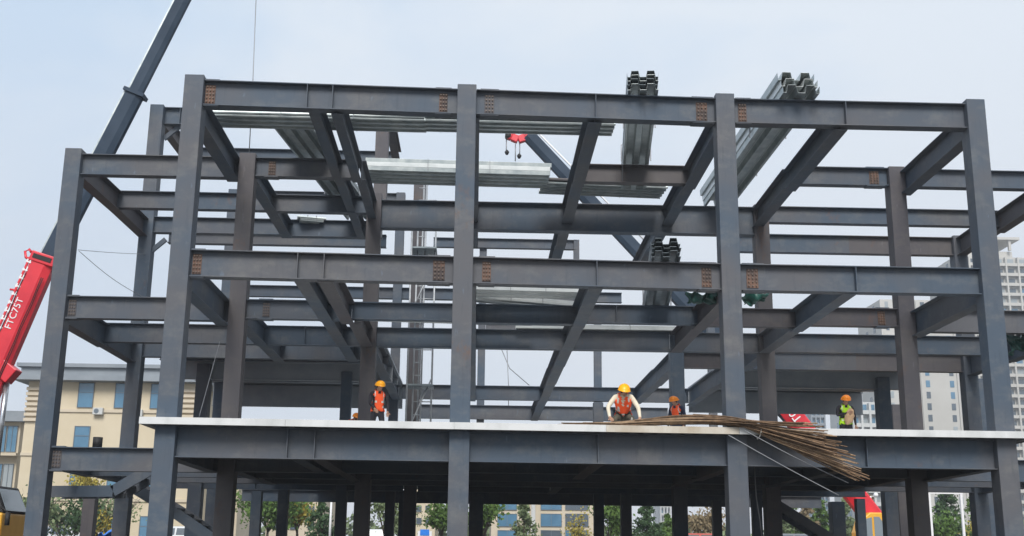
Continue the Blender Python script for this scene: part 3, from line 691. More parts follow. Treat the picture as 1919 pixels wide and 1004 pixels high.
for k in range(15):
    q = side+d*(1.2+k*.27)+up*.37
    for v_ in range(2): obox(bm, q+up*(-.05+.09*v_)+d*rk.uniform(0, .04), q+d*rk.uniform(.10, .18)+up*(-.05+.09*v_), .012, .045, up=up)
    obox(bm, q+d*.06-up*.09, q+d*.06+up*.08, .013, .04, up=d)
link('white_dashes', bm, MT['white'], o)
for k_, off in enumerate((-.22, -.27, .30)):
    bm = bmesh.new(); P_ = [A.lerp(B, t_/12)+n_*(.275)+up*(off+.012*math.sin(t_*1.9+k_)) for t_ in range(2, 12)]; tube(bm, P_, .014, 5); link('hydraulic_hose', bm, MT['black'], o, True)
bm = bmesh.new(); obox(bm, A+up*.53+d*.4, B+up*.50+d*.1, .06, .06); link('hose_rail', bm, MT['red'], o)
bm = bmesh.new(); hk = [B+up*.40, B+up*.62+d*.05, B+up*.72+d*.22, B+up*.62+d*.32, B+up*.52+d*.25]; tube(bm, hk, .045, 8); link('hook_bracket', bm, MT['red'], o); bm = bmesh.new()
q = B-d*1.0+up*.45; tube(bm, [q, q+up*.22-d*.05], .035, 6); link('lug', bm, MT['red'], o)
bm = bmesh.new(); obox(bm, B-d*.02, B+d*.30, .60, .80, up=up); link('boom_head', bm, MT['red'], cr, bev=.03)
bm = bmesh.new(); obox(bm, B+d*.08+n_*.305, B+d*.22+n_*.305, .03, .6, up=up); link('dark_slot', bm, MT['black'], cr)
o2, A2, B2, d2, up2 = px_bar(((84, 505), (254, 176)), YC+.02, .38, .56, 'boom', 'boom_section', cr)
bm = bmesh.new(); obox(bm, B2-d2*.06, B2+d2*.06, .50, .70, up=up2); link('boom_collar', bm, MT['boom'], cr)
o3, A3, B3, d3, up3 = px_bar(((253, 178), (374, -60)), YC+.02, .28, .44, 'boom', 'boom_section', cr)
bm = bmesh.new(); obox(bm, A2+up2*.30, B2+up2*.30, .30, .05, up=up2); obox(bm, A3+up3*.245, B3+up3*.245, .22, .05, up=up3); link('top_rail', bm, MT['galv'], cr)
bm = bmesh.new(); q0 = at(14, 690, YC); obox(bm, q0+up*.25, q0-up*.30-d*.2, .5, .5); link('cylinder_bracket', bm, MT['red'], cr, bev=.03)
bm = bmesh.new(); tube(bm, [at(13, 716, YC), at(-6, 860, YC)], .085, 12); link('lift_cylinder', bm, MT['chrome'], cr, True)
bm = bmesh.new(); tube(bm, [at(-14, 850, YC), at(-34, 1010, YC)], .15, 12); link('cylinder_barrel', bm, MT['red'], cr, True)
# chassis of the crane, standing on the ground outside the left edge
def vehicle_box(parent, name, x0, x1, y0, y1, z0, z1, m, bev=.05, top=None):
    bm = bmesh.new(); abox(bm, x0, x1, y0, y1, z0, z1)
    if top:
        bm.verts.ensure_lookup_table()
        for v in bm.verts:
            if v.co.z > z1-.01: v.co.x = x0+top[0] if v.co.x < (x0+x1)/2 else x1-top[1]; v.co.y += .08 if v.co.y < (y0+y1)/2 else -.08
    return link(name, bm, MT[m], parent, bev=bev)
def wheel(parent, x, y, z, r, w=.28, ry=None):
    bm = bmesh.new(); tube(bm, [(x, y-w/2, z), (x, y-w/2+.03, z), (x, y+w/2-.03, z), (x, y+w/2, z)], [r*.93, r, r, r*.93], 20); o = link('wheel', bm, MT['black'], parent, True)
    bm = bmesh.new(); tube(bm, [(x, y-w/2-.012, z), (x, y+w/2+.012, z)], r*.55, 14); link('rim', bm, MT['cargrey'], o); return o
bx = at(-60, 1000, YC).x
vehicle_box(cr, 'chassis', bx-8, bx+1.5, YC-1.25, YC+1.25, .7, 1.4, 'red')
vehicle_box(cr, 'turntable_housing', bx-3.0, bx+1., YC-1.1, YC+1.1, 1.42, 2.6, 'red')
for k in range(4): wheel(cr, bx-7+k*2.3, YC-1.1, .6, .6); wheel(cr, bx-7+k*2.3, YC+1.1, .6, .6)
# far crane behind the building
YF = 33.
c2 = T('mobile_crane', 'yellow cab mobile crane behind the frame, its red boom tip in the middle', 'crane', (at(1640, 1000, YF).x, YF, 0))
o, A, B, d, up = px_bar(((1668, 1012), (1462, 752)), YF, .9, .95, 'red', 'boom_base', c2)
lettering('50T', .62, B-d*.35+up*.02+n_*.46, -d, -up, MT['white'], o)
px_bar(((1490, 790), (1200, 478)), YF+.01, .72, .80, 'boom', 'boom_section', c2)
o, A, B, d, up = px_bar(((1215, 494), (990, 254)), YF+.01, .6, .66, 'boom', 'boom_section', c2)
bm = bmesh.new(); tube(bm, [A+up*.75, B+up*.5], .05, 6); link('tension_rod', bm, MT['white'], c2)
bm = bmesh.new()
J_ = [at(994, 248, YF), at(984, 258, YF), at(971, 262, YF), at(959, 257, YF), at(953, 254, YF)]
for a_, b_ in zip(J_, J_[1:]): obox(bm, a_, b_, .4, .34, up=n_)
link('boom_tip', bm, MT['red'], c2, bev=.04)
bm = bmesh.new(); q = at(952, 255, YF); tube(bm, [q-V((0, .2, 0)), q+V((0, .2, 0))], .16, 16); link('sheave', bm, MT['black'], c2, True)
for (a_, b_), z in (((949, 262), 30), ((966, 270), 34), ((974, 268), 30)):
    q = at(a_, b_, YF); bm = bmesh.new(); tube(bm, [q, q-ZV*z/2148*60], .03, 5); r_ = link('hoist_rope', bm, MT['wire'], c2)
for (a_, b_) in ((950, 285), (973, 292)):
    q = at(a_, b_, YF); bm = bmesh.new(); tube(bm, [q+ZV*.12, q, q-ZV*.14], [.05, .13, .06], 10); link('hook_block', bm, MT['black'], c2, True)
# crane body: cab with windows
q = at(1592, 1004, YF); xL = q.x; q2 = at(1652, 1004, YF); xR = q2.x; zt = at(1620, 962, YF).z
bm = bmesh.new()
sil = [(xL, .9), (xR+.2, .9), (xR+.2, zt-.95), (xR-.25, zt-.15), (xR-.5, zt), (xL+.55, zt), (xL+.25, zt-.25), (xL, zt-.95)]
a_ = [bm.verts.new((x, YF-1.6, z)) for x, z in sil]; b_ = [bm.verts.new((x, YF-.3, z)) for x, z in sil]
bm.faces.new(a_); bm.faces.new(b_[::-1])
for i in range(8): bm.faces.new((a_[i], a_[(i+1) % 8], b_[(i+1) % 8], b_[i]))
cab = link('cab', bm, MT['yellow'], c2, bev=.05)
bm = bmesh.new()
for poly in ([(xL+.12, zt-1.2), (xL+.35, zt-.3), (xL+.62, zt-.22), (xL+.62, zt-1.2)], [(xL+.72, zt-1.2), (xL+.72, zt-.2), (xR-.62, zt-.2), (xR-.42, zt-.5), (xR-.42, zt-1.2)]):
    v_ = [bm.verts.new((x, YF-1.615, z)) for x, z in poly]; w_ = [bm.verts.new((x, YF-1.59, z)) for x, z in poly]
    bm.faces.new(v_); bm.faces.new(w_[::-1]); n = len(v_)
    for i in range(n): bm.faces.new((v_[i], v_[(i+1) % n], w_[(i+1) % n], w_[i]))
link('cab_window', bm, MT['tint'], cab)
bm = bmesh.new(); tube(bm, [(xL-.18, YF-1.75, zt-.9), (xL-.18, YF-1.75, zt-.5)], .09, 8); tube(bm, [(xL-.18, YF-1.75, zt-.7), (xL+.1, YF-1.6, zt-.4)], .02, 5); link('mirror', bm, MT['black'], cab)
vehicle_box(c2, 'chassis', xL-5, xR+4, YF-1.25, YF+1.25, .6, 1.25, 'yellow')
for k in range(4): wheel(c2, xL-4.2+k*3., YF-1.1, .6, .6)
# crane / loader cab at the left edge
YL = 9.; q = at(-30, 1004, YL); q2 = at(26, 1004, YL); zt = at(10, 912, YL).z
lc = T('wheel_loader', 'yellow wheel loader cab cut off by the left edge of the picture', 'loader', ((q.x+q2.x)/2, YL, 0))
xL, xR = q.x-1.2, q2.x
vehicle_box(lc, 'body', xL-1, xR, YL-1, YL+1, .9, at(10, 962, YL).z, 'yellow', .06)
o = vehicle_box(lc, 'cab', xL, xR-.0, YL-.9, YL+.9, at(10, 962, YL).z+.003, zt, 'black', .05, top=(.1, .32))
bm = bmesh.new(); z0 = at(10, 958, YL).z
v_ = [(xR+.004, YL-.75, z0), (xR+.004, YL+.75, z0), (xR-.29, YL+.68, zt-.08), (xR-.29, YL-.68, zt-.08)]
vv = [bm.verts.new(p) for p in v_]; ww = [bm.verts.new(V(p)+V((.015, 0, .004))) for p in v_]; bm.faces.new(vv); bm.faces.new(ww[::-1])
for i in range(4): bm.faces.new((vv[i], vv[(i+1) % 4], ww[(i+1) % 4], ww[i]))
link('windscreen', bm, MT['tint'], o)
bm = bmesh.new(); abox(bm, xL+.3, xR-.38, YL-.915, YL-.90, z0, zt-.12); link('side_window', bm, MT['tint'], o)
bm = bmesh.new(); tube(bm, [(xR+.16, YL-1, z0-.05), (xR+.16, YL-1, z0-.4)], .07, 8); tube(bm, [(xR-.1, YL-.9, z0+.1), (xR+.16, YL-1, z0-.05)], .02, 6); link('mirror', bm, MT['black'], o)
for k in (-.6, 1.6): wheel(lc, xL+k, YL-.9, .75, .75, .5)
# ------------------------------------------------------------------ ground: flat site, bank rising to the street behind
def gz(y): t = max(0, min(1, (y-38)/14)); return 1.3*t*t*(3-2*t)
bm = bmesh.new()
ys = [-60, -30, -10, 0, 10, 20, 30, 36, 38, 40, 42, 44, 46, 48, 50, 52, 56, 70, 100, 200, 500, 1500, 4000]
g = [[bm.verts.new((x, y, gz(y))) for x in (-4000, -600, -200, -60, -20, 0, 20, 40, 80, 250, 600, 4000)] for y in ys]
for a_, b_ in zip(g, g[1:]):
    for i in range(11): bm.faces.new((a_[i], a_[i+1], b_[i+1], b_[i]))
tag(link('ground', bm, MT['ground']), 'pale bare dirt of the building site', 'ground', kind='structure')
# ------------------------------------------------------------------ background buildings
def window(parent, cx, cz, y, w, h, m='glass', name='window', mull=1, trans=0, frame_m='frame'):
    m_ = random.choice((m, m, m, m, 'glassdk', 'curtain')) if m == 'glass' else m
    bm = bmesh.new(); abox(bm, cx-w/2, cx+w/2, y-.05, y+.02, cz-h/2, cz+h/2); o = link(name, bm, MT[m_], parent)
    bm = bmesh.new(); t = .05
    for a_ in (cx-w/2-t/2, cx+w/2+t/2): abox(bm, a_-t/2, a_+t/2, y-.09, y+.01, cz-h/2, cz+h/2)
    for a_ in (cz-h/2-t/2, cz+h/2+t/2): abox(bm, cx-w/2-t, cx+w/2+t, y-.09, y+.01, a_-t/2, a_+t/2)
    for k in range(mull): xx = cx-w/2+w*(k+1)/(mull+1); abox(bm, xx-t/2, xx+t/2, y-.085, y-.04, cz-h/2+.01, cz+h/2-.01)
    for k in range(trans): zz = cz-h/2+h*.62; abox(bm, cx-w/2+.01, cx+w/2-.01, y-.08, y-.045, zz-t/2, zz+t/2)
    link('frame', bm, MT[frame_m], o); return o
def box_part(parent, name, px0, px1, py0, py1, Y, depth, m, bev=0):
    a_, b_ = at(px0, py0, Y), at(px1, py1, Y); bm = bmesh.new(); abox(bm, min(a_.x, b_.x), max(a_.x, b_.x), Y, Y+depth, min(a_.z, b_.z), max(a_.z, b_.z)); return link(name, bm, MT[m], parent, bev=bev)
def win_px(parent, px0, px1, py0, py1, Y, m='glass', mull=1, trans=1):
    a_, b_ = at(px0, py0, Y), at(px1, py1, Y); return window(parent, (a_.x+b_.x)/2, (a_.z+b_.z)/2, Y, abs(b_.x-a_.x), abs(a_.z-b_.z), m, mull=mull, trans=trans)
Y = 70.
b1 = T('office_building', 'cream rendered four storey building with grey cornice and blue windows at the left', 'building', (at(200, 1004, Y).x, Y, gz(Y)))
xa, xb = at(44, 800, Y).x, at(366, 800, Y).x; zr = at(200, 716, Y).z
bm = bmesh.new(); abox(bm, xa, xb, Y+.12, Y+9, gz(Y)-.5, zr); wall = link('wall', bm, MT['cream'], b1)
zc = at(200, 716, Y).z
bm = bmesh.new(); abox(bm, xa-1.0, xb+1.0, Y-1.0, Y+9.8, zc, zc+.40); abox(bm, xa-.5, xb+.5, Y-.5, Y+9.5, zc+.40, zc+1.1); abox(bm, xa-.8, xb+.8, Y-.8, Y+9.6, zc+1.1, zc+1.4)
link('cornice', bm, MT['slate'], b1)
def band(z0, z1, pr, x0=xa, x1=xb, nm='band', m='cream2'):
    bm = bmesh.new(); abox(bm, x0-.02, x1+.02, Y+.12-pr, Y+.11, z0, z1); return link(nm, bm, MT[m], b1)
fl = 3.55
ztop = at(200, 762, Y).z
for k in range(4): z = ztop-.35-k*fl; band(z-.12, z+.12, .12)
# corner pilasters with louvre stripes
for x0 in (xa-.05, xb-1.55):
    for k in range(7):
        z = zc-.5-k*.42; bm = bmesh.new(); abox(bm, x0, x0+1.6, Y-.12, Y+.115, z-.24, z); link('louvre', bm, MT['cream2'], b1)
for k in range(4):
    z = (at(160, 740, Y).z) - k*fl
    for i, (p0, p1, ml) in enumerate(((147, 174, 0), (216, 250, 1), (283, 318, 1))):
        x0, x1 = at(p0, 740, Y).x, at(p1, 740, Y).x
        if k > 0 and i > 0:
            if k == 1: continue
        window(b1, (x0+x1)/2, z, Y+.1, x1-x0, 1.95, 'glass', mull=ml, trans=1)
for k, (px, dz) in enumerate(((188, -1.6), (262, -1.7), (128, -5.1), (188, -5.2))):
    x = at(px, 740, Y).x; z = at(160, 740, Y).z+dz; bm = bmesh.new(); abox(bm, x-.4, x+.4, Y-.32, Y+.07, z, z+.55); o = link('air_conditioner', bm, MT['towerw'], b1, bev=.02)
    bm = bmesh.new(); tube(bm, [(x-.1, Y-.335, z+.28), (x-.1, Y-.325, z+.28)], .2, 14); link('fan_grille', bm, MT['frame'], o)
# set-back side wing to the right of the main block, seen through the frame
xw = at(455, 800, Y+7).x
bm = bmesh.new(); abox(bm, xb+.01, xw, Y+7, Y+17, gz(Y)-.5, zr-3.6); link('wing_wall', bm, MT['cream2'], b1)
for k in range(3):
    z = at(400, 762, Y+7).z-k*fl
    for p0, p1 in ((386, 394), (404, 414), (430, 442)):
        x0, x1 = at(p0, 740, Y+7).x, at(p1, 740, Y+7).x; window(b1, (x0+x1)/2, z, Y+6.98, x1-x0, 1.9, 'glass', mull=1)
# low block at far left
Y = 78.
b0 = T('office_building', 'lower blue glazed block with balconies at the far left edge', 'building', (at(0, 1004, Y).x, Y, gz(Y)))
x0, x1 = at(-90, 800, Y).x, at(38, 800, Y).x; zr0 = at(10, 790, Y).z
bm = bmesh.new(); abox(bm, x0, x1, Y+.1, Y+14, gz(Y)-.5, zr0); link('wall', bm, MT['cream2'], b0)
bm = bmesh.new(); abox(bm, x0-.5, x1+.5, Y-.6, Y+14.5, zr0, zr0+.9); link('cornice', bm, MT['slate'], b0)
for k in range(3):
    z = zr0-1.5-k*3.3
    for p0, p1 in ((-70, -30), (-22, 12), (16, 33)):
        a_, b_ = at(p0, 800, Y).x, at(p1, 800, Y).x; window(b0, (a_+b_)/2, z, Y+.05, b_-a_, 2.2, 'glass', mull=1)
    bm = bmesh.new(); abox(bm, x0, x1+.2, Y-.8, Y+.09, z-1.5, z-1.25); link('balcony', bm, MT['cream2'], b0)
# building seen through the ground storey, middle
Y = 120.
b2 = T('office_building', 'cream building with big square blue windows seen low through the middle of the ground storey', 'building', (at(1020, 1004, Y).x, Y, gz(Y)))
x0, x1 = at(921, 950, Y).x, at(1114, 950, Y).x; zt = at(1000, 905, Y).z
bm = bmesh.new(); abox(bm, x0, x1, Y+.15, Y+16, 0, zt); link('wall', bm, MT['cream2'], b2)
bm = bmesh.new(); abox(bm, x0-.4, x1+.4, Y-.2, Y+16.4, zt, zt+.6); link('cornice', bm, MT['slate'], b2)
for p0, p1 in ((933, 968), (1014, 1052), (1060, 1102)):
    for q0, q1 in ((913, 926), (934, 955), (963, 986), (994, 1012)): win_px(b2, p0, p1, q0, q1, Y+.1, 'glass', 1, 0)
for p in (988, 1000): box_part(b2, 'pilaster', p-4, p+3, 908, 1004, Y-.1, .24, 'towerw')
Y = 115.
b3 = T('apartment_block', 'narrow sandy apartment block with small dark windows seen low left of the second front column', 'building', (at(790, 1004, Y).x, Y, gz(Y)))
x0, x1 = at(768, 950, Y).x, at(816, 950, Y).x; zt = at(790, 900, Y).z
bm = bmesh.new(); abox(bm, x0, x1, Y+.1, Y+14, 0, zt); link('wall', bm, MT['cream'], b3)
bm = bmesh.new(); abox(bm, x0-.3, x1+.3, Y-.2, Y+14, zt, zt+.4); link('roof', bm, MT['slate'], b3)
for q in (908, 930, 952, 975):
    for p0, p1 in ((781, 789), (798, 806)): win_px(b3, p0, p1, q-4, q+6, Y+.05, 'glassdk', 0, 0)
Y = 100.
b4 = T('apartment_block', 'cream block behind the trees seen low between the ground storey columns at the left', 'building', (at(540, 1004, Y).x, Y, gz(Y)))
x0, x1 = at(500, 950, Y).x, at(600, 950, Y).x; zt = at(550, 905, Y).z
bm = bmesh.new(); abox(bm, x0, x1, Y+.1, Y+14, 0, zt); link('wall', bm, MT['cream2'], b4)
bm = bmesh.new(); abox(bm, x0-.3, x1+.3, Y-.2, Y+14, zt, zt+.4); link('roof', bm, MT['slate'], b4)
for q in (925, 955, 985):
    for p0, p1 in ((512, 522), (545, 556), (578, 588)): win_px(b4, p0, p1, q-6, q+6, Y+.05, 'glassdk', 1, 0)
# ------------------------------------------------------------------ high-rises
def tower(label, px0, px1, pyt, Y, depth, m, floor_px, bays, crown=0, n100=True, glass='glassdk', plain=False):
    xa, xb = at(px0, pyt, Y).x, at(px1, pyt, Y).x; zt = at((px0+px1)/2, pyt, Y).z
    t = T('residential_tower', label, 'tower', ((xa+xb)/2, Y, 0))
    bm = bmesh.new(); abox(bm, xa, xb, Y+1.2, Y+depth, 0, zt); link('wall', bm, MT[m], t)
    fh = 3.0; n = int(zt/fh); cnt = 0; rest = bmesh.new(); bw = (xb-xa)/bays
    sl = bmesh.new()
    for k in range(n):
        z = zt-1.6-k*fh
        if z < 10: break
        if not plain: abox(sl, xa-.05, xb+.05, Y+.15, Y+1.19, z-1.35, z-1.0); abox(sl, xa+bw*.05, xb-bw*.05, Y, Y+.14, z-1.35, z-.45)
        for i in range(bays):
            cx = xa+bw*(i+.5); w = bw*(.62 if i % 2 else .5)*(.55 if plain else 1)
            if plain and i % 3 == 1: continue
            if cnt < 96: 
                bm = bmesh.new(); abox(bm, cx-w/2, cx+w/2, Y+1.12, Y+1.195, z-.75, z+1.0); link('window', bm, MT[random.choice((glass, glass, 'glass', 'curtain'))], t); cnt += 1
            else: abox(rest, cx-w/2, cx+w/2, Y+1.12, Y+1.195, z-.75, z+1.0)
        # balcony partition fins
    for i in range(bays+1):
        cx = xa+bw*i
        if not plain or i % 3 == 0: abox(sl, cx-.25, cx+.25, Y+(.8 if plain else -.15), Y+1.18, 0, zt-.3)
    link('balconies', sl, MT[m], t)
    if len(rest.verts): o = link('lower_windows', rest, MT[glass], t); o['kind'] = 'stuff'
    else: rest.free()
    if crown:
        bm = bmesh.new(); w = (xb-xa)
        abox(bm, xa+w*.12, xa+w*.62, Y+3, Y+depth-3, zt+.003, zt+2.2)
        for i in range(4): cx = xa+w*(.12+.15*i); abox(bm, cx, cx+.7, Y+1.5, Y+2.4, zt+2.2, zt+5.4); 
        abox(bm, xa+w*.05, xa+w*.68, Y+1, Y+depth-3, zt+5.4, zt+6.2); link('roof_crown', bm, MT[m], t)
    # side wall windows (left flank)
    bm = bmesh.new()
    for k in range(n):
        z = zt-1.6-k*fh
        if z > 10:
            for yy in (.3, .6): abox(bm, xa-.06, xa+.001-.002, Y+depth*yy, Y+depth*yy+1.6, z-.6, z+.8)
    o = link('side_windows', bm, MT[glass], t); o['kind'] = 'stuff'
    return t
tower('tall beige residential tower with open roof crown and balconies at the right edge', 1793, 1975, 480, 300, 22, 'tower', 20, 8, 1)
tower('pale slab tower seen between the right inner column and right front column', 1652, 1786, 560, 270, 20, 'tower', 20, 6, 0, plain=True)
tower('white framed tower seen low behind the lime vested worker', 1598, 1645, 752, 240, 18, 'towerw', 20, 3, 0, glass='glass')
tower('distant bluish tower low beside the red crane boom on the right', 1520, 1545, 768, 420, 20, 'slate', 20, 3, 0, glass='glass')
tower('small distant grey tower low between the middle columns of the ground storey', 1238, 1256, 936, 420, 20, 'towerw', 20, 3, 0)
# ------------------------------------------------------------------ trees
def tree(name, label, px, py_top, Y, width, leaf, kind='round', n=1500, group=None, lsize=.12, seed=0, trunkh=.35, spread=1., gap=0.):
    rnd = random.Random(seed+int(px)); base = at(px, 1004, Y); z0 = gz(Y); top = at(px, py_top, Y).z; h = top-z0
    t = T(name, label, 'tree', (base.x, Y, z0), group)
    bm = bmesh.new(); tips = []
    th = h*trunkh; lean = rnd.uniform(-.3, .3)
    O = V((base.x, Y, z0))
    if kind == 'cone':
        tube(bm, [O, O+ZV*h*.5, O+ZV*h*.97], [h*.022, h*.014, .01], 7)
        for k in range(46):
            f = .08+.9*k/46; a_ = rnd.uniform(0, 6.28); r_ = width/2*(1-f)**.8*rnd.uniform(.7, 1.15)+.08
            e = O+ZV*(h*f)+V((math.cos(a_)*r_, math.sin(a_)*r_, -r_*.18)); tube(bm, [O+ZV*h*f, e], [.03, .008], 4); tips.append((O+ZV*h*f, e))
    else:
        T0 = O+ZV*th+V((lean*.3, 0, 0)); tube(bm, [O, O.lerp(T0, .5)+V((rnd.uniform(-.05, .05), 0, 0)), T0], [h*.028, h*.022, h*.018], 8)
        for k in range(9):
            a_ = rnd.uniform(0, 6.28); r_ = width/2*rnd.uniform(.4, .9)*spread; zz = rnd.uniform(.35, 1.)
            M_ = T0+V((math.cos(a_)*r_*.5, math.sin(a_)*r_*.5, (h-th)*zz*.55)); e = T0+V((math.cos(a_)*r_, math.sin(a_)*r_, (h-th)*zz*.92))
            tube(bm, [T0-ZV*rnd.uniform(0, .3)*th, M_, e], [h*.012, h*.007, .01], 5); tips.append((M_, e))
            for q in range(3):
                e2 = M_.lerp(e, rnd.random())+V((rnd.gauss(0, 1), rnd.gauss(0, 1), rnd.gauss(.2, .6)))*width*.12; tube(bm, [M_, e2], [.02, .006], 4); tips.append((M_, e2))
    link('trunk', bm, MT['bark'], t, True)
    bm = bmesh.new(); per = max(1, n//len(tips))
    for a_, e in tips:
        if rnd.random() < gap: continue
        sz = lsize*rnd.uniform(.7, 1.2); cl = (e-a_).length*.28+width*.05
        for k in range(per):
            f = rnd.random()**.6; c0 = a_.lerp(e, f)+V((rnd.gauss(0, 1), rnd.gauss(0, 1), rnd.gauss(0, .8)))*cl*(.8 if kind != 'cone' else .35)
            u = V((rnd.gauss(0, 1), rnd.gauss(0, 1), rnd.gauss(0, .6))).normalized(); w_ = u.orthogonal().normalized(); w_ = Matrix.Rotation(rnd.uniform(0, 6.28), 3, u) @ w_
            x_ = u.cross(w_); s1, s2 = sz*rnd.uniform(.6, 1.3), sz*rnd.uniform(.35, .7)
            bm.faces.new([bm.verts.new(c0+w_*s1), bm.verts.new(c0+x_*s2), bm.verts.new(c0-w_*s1*.9), bm.verts.new(c0-x_*s2)])
    link('crown', bm, MT[leaf], t)
    return t
TG = 'trees behind the building site'
tree('broadleaf_tree', 'pale leaved tree at the left edge beside the loader cab', 34, 898, 40, 4.2, 'leaf_pale', 'round', 1800, TG, .13, 1, .3)
tree('broadleaf_tree', 'dark green tree seen low just right of the leftmost wing column', 122, 915, 44, 4.4, 'leaf_dark', 'round', 1900, TG, .14, 2, .2)
tree('broadleaf_tree', 'yellow green crown peeking between the two left wing beams', 150, 872, 52, 2.4, 'leaf_yellow', 'round', 1000, TG, .14, 3, .5)
tree('broadleaf_tree', 'sparse tree with yellowing leaves seen between the left stair and the left front column', 212, 905, 46, 4.2, 'leaf_pale', 'round', 900, TG, .13, 4, .25, gap=.25)
tree('broadleaf_tree', 'small yellow shrub like tree at the foot of the left stair', 195, 945, 45, 1.8, 'leaf_yellow', 'round', 450, TG, .11, 5, .25)
tree('broadleaf_tree', 'bright green tree seen low between the inner left columns', 500, 908, 60, 5.2, 'leaf_green', 'round', 2200, TG, .18, 6, .3)
tree('broadleaf_tree', 'ochre brown leaved tree in the ground storey gap right of the bright green one', 556, 915, 62, 3.4, 'leaf_yellow', 'round', 1100, TG, .16, 7, .35)
tree('conifer_tree', 'dark bushy conifer beside a lamp post in the left part of the ground storey', 600, 935, 55, 3.2, 'leaf_dark', 'cone', 2200, TG, .13, 8)
tree('broadleaf_tree', 'large spreading olive tree in the gap right of the left inner column', 720, 905, 50, 4.6, 'leaf_pale', 'round', 1800, TG, .15, 9, .25, gap=.15)
tree('broadleaf_tree', 'green tree just left of the second front column at the bottom', 828, 932, 58, 3.0, 'leaf_green', 'round', 1400, TG, .15, 10, .3)
tree('broadleaf_tree', 'fresh green tree just right of the second front column at the bottom', 905, 920, 60, 2.6, 'leaf_green', 'round', 1700, TG, .15, 11, .2)
tree('conifer_tree', 'grey green conifer in front of the cream building in the middle gap', 982, 930, 62, 2.6, 'leaf_pale', 'cone', 1900, TG, .15, 12)
tree('broadleaf_tree', 'short tree with orange tinged leaves in front of the cream building', 1085, 962, 62, 2.6, 'leaf_yellow', 'round', 600, TG, .12, 13, .2)
tree('broadleaf_tree', 'tall green tree in the narrow gap between the two middle ground storey posts', 1142, 925, 60, 3.2, 'leaf_green', 'round', 1800, TG, .16, 15, .2)
tree('conifer_tree', 'dark pointed spruce in the gap left of the third front column', 1212, 938, 58, 3.2, 'leaf_dark', 'cone', 2400, TG, .13, 16)
tree('conifer_tree', 'smaller spruce right of the dark pointed spruce', 1250, 962, 70, 3., 'leaf_green', 'cone', 1600, TG, .15, 17)
tree('broadleaf_tree', 'brownish bare tree beside the third front column at the bottom', 1318, 925, 60, 3.4, 'leaf_brown', 'round', 1500, TG, .14, 18, .2)
for k, (px, py, lf) in enumerate(((1462, 925, 'leaf_pale'), (1488, 920, 'leaf_green'), (1512, 928, 'leaf_brown'), (1538, 922, 'leaf_green'), (1585, 930, 'leaf_pale'), (1632, 924, 'leaf_brown'))):
    nm = ['first', 'second', 'third', 'fourth', 'fifth', 'last'][k]
    tree('poplar_tree', nm+' from the left of the slim poplars behind the yellow crane cab', px, py, 75+k*1.5, 3.2, lf, 'cone', 1700, 'slim poplars behind the crane', .2, 20+k)
tree('broadleaf_tree', 'bright green bushy tree behind the white frame at the right', 1765, 940, 55, 3.2, 'leaf_green', 'round', 1800, TG, .15, 31, .2)
tree('conifer_tree', 'tall dark conifer behind the white frame at the right', 1778, 905, 68, 4.6, 'leaf_dark', 'cone', 2600, TG, .17, 32)
tree('conifer_tree', 'tall green conifer nearest the right front column', 1838, 905, 66, 4.0, 'leaf_green', 'cone', 2200, TG, .17, 33)
tree('broadleaf_tree', 'low yellowish tree nearest the right front column', 1842, 950, 60, 2.6, 'leaf_yellow', 'round', 800, TG, .14, 34, .2)
# hedge-like far wood as one mass
bm = bmesh.new(); rnd = random.Random(5)
for k in range(9000):
    x = rnd.uniform(-75, 95); y = 150+rnd.uniform(0, 8); hh = 5.2+1.2*math.sin(x*.35)+.8*math.sin(x*1.1+1); z = 1.3+rnd.random()**.7*hh*.75
    c0 = V((x, y, z)); u = V((rnd.gauss(0, 1), rnd.gauss(0, 1), rnd.gauss(0, 1))).normalized(); w_ = u.orthogonal(); x_ = u.cross(w_); s1 = rnd.uniform(.25, .55)
    bm.faces.new([bm.verts.new(c0+w_*s1), bm.verts.new(c0+x_*s1*.7), bm.verts.new(c0-w_*s1), bm.verts.new(c0-x_*s1*.7)])
tag(link('far_trees', bm, MT['leaf_pale']), 'continuous belt of far pale green trees', 'trees', kind='stuff')
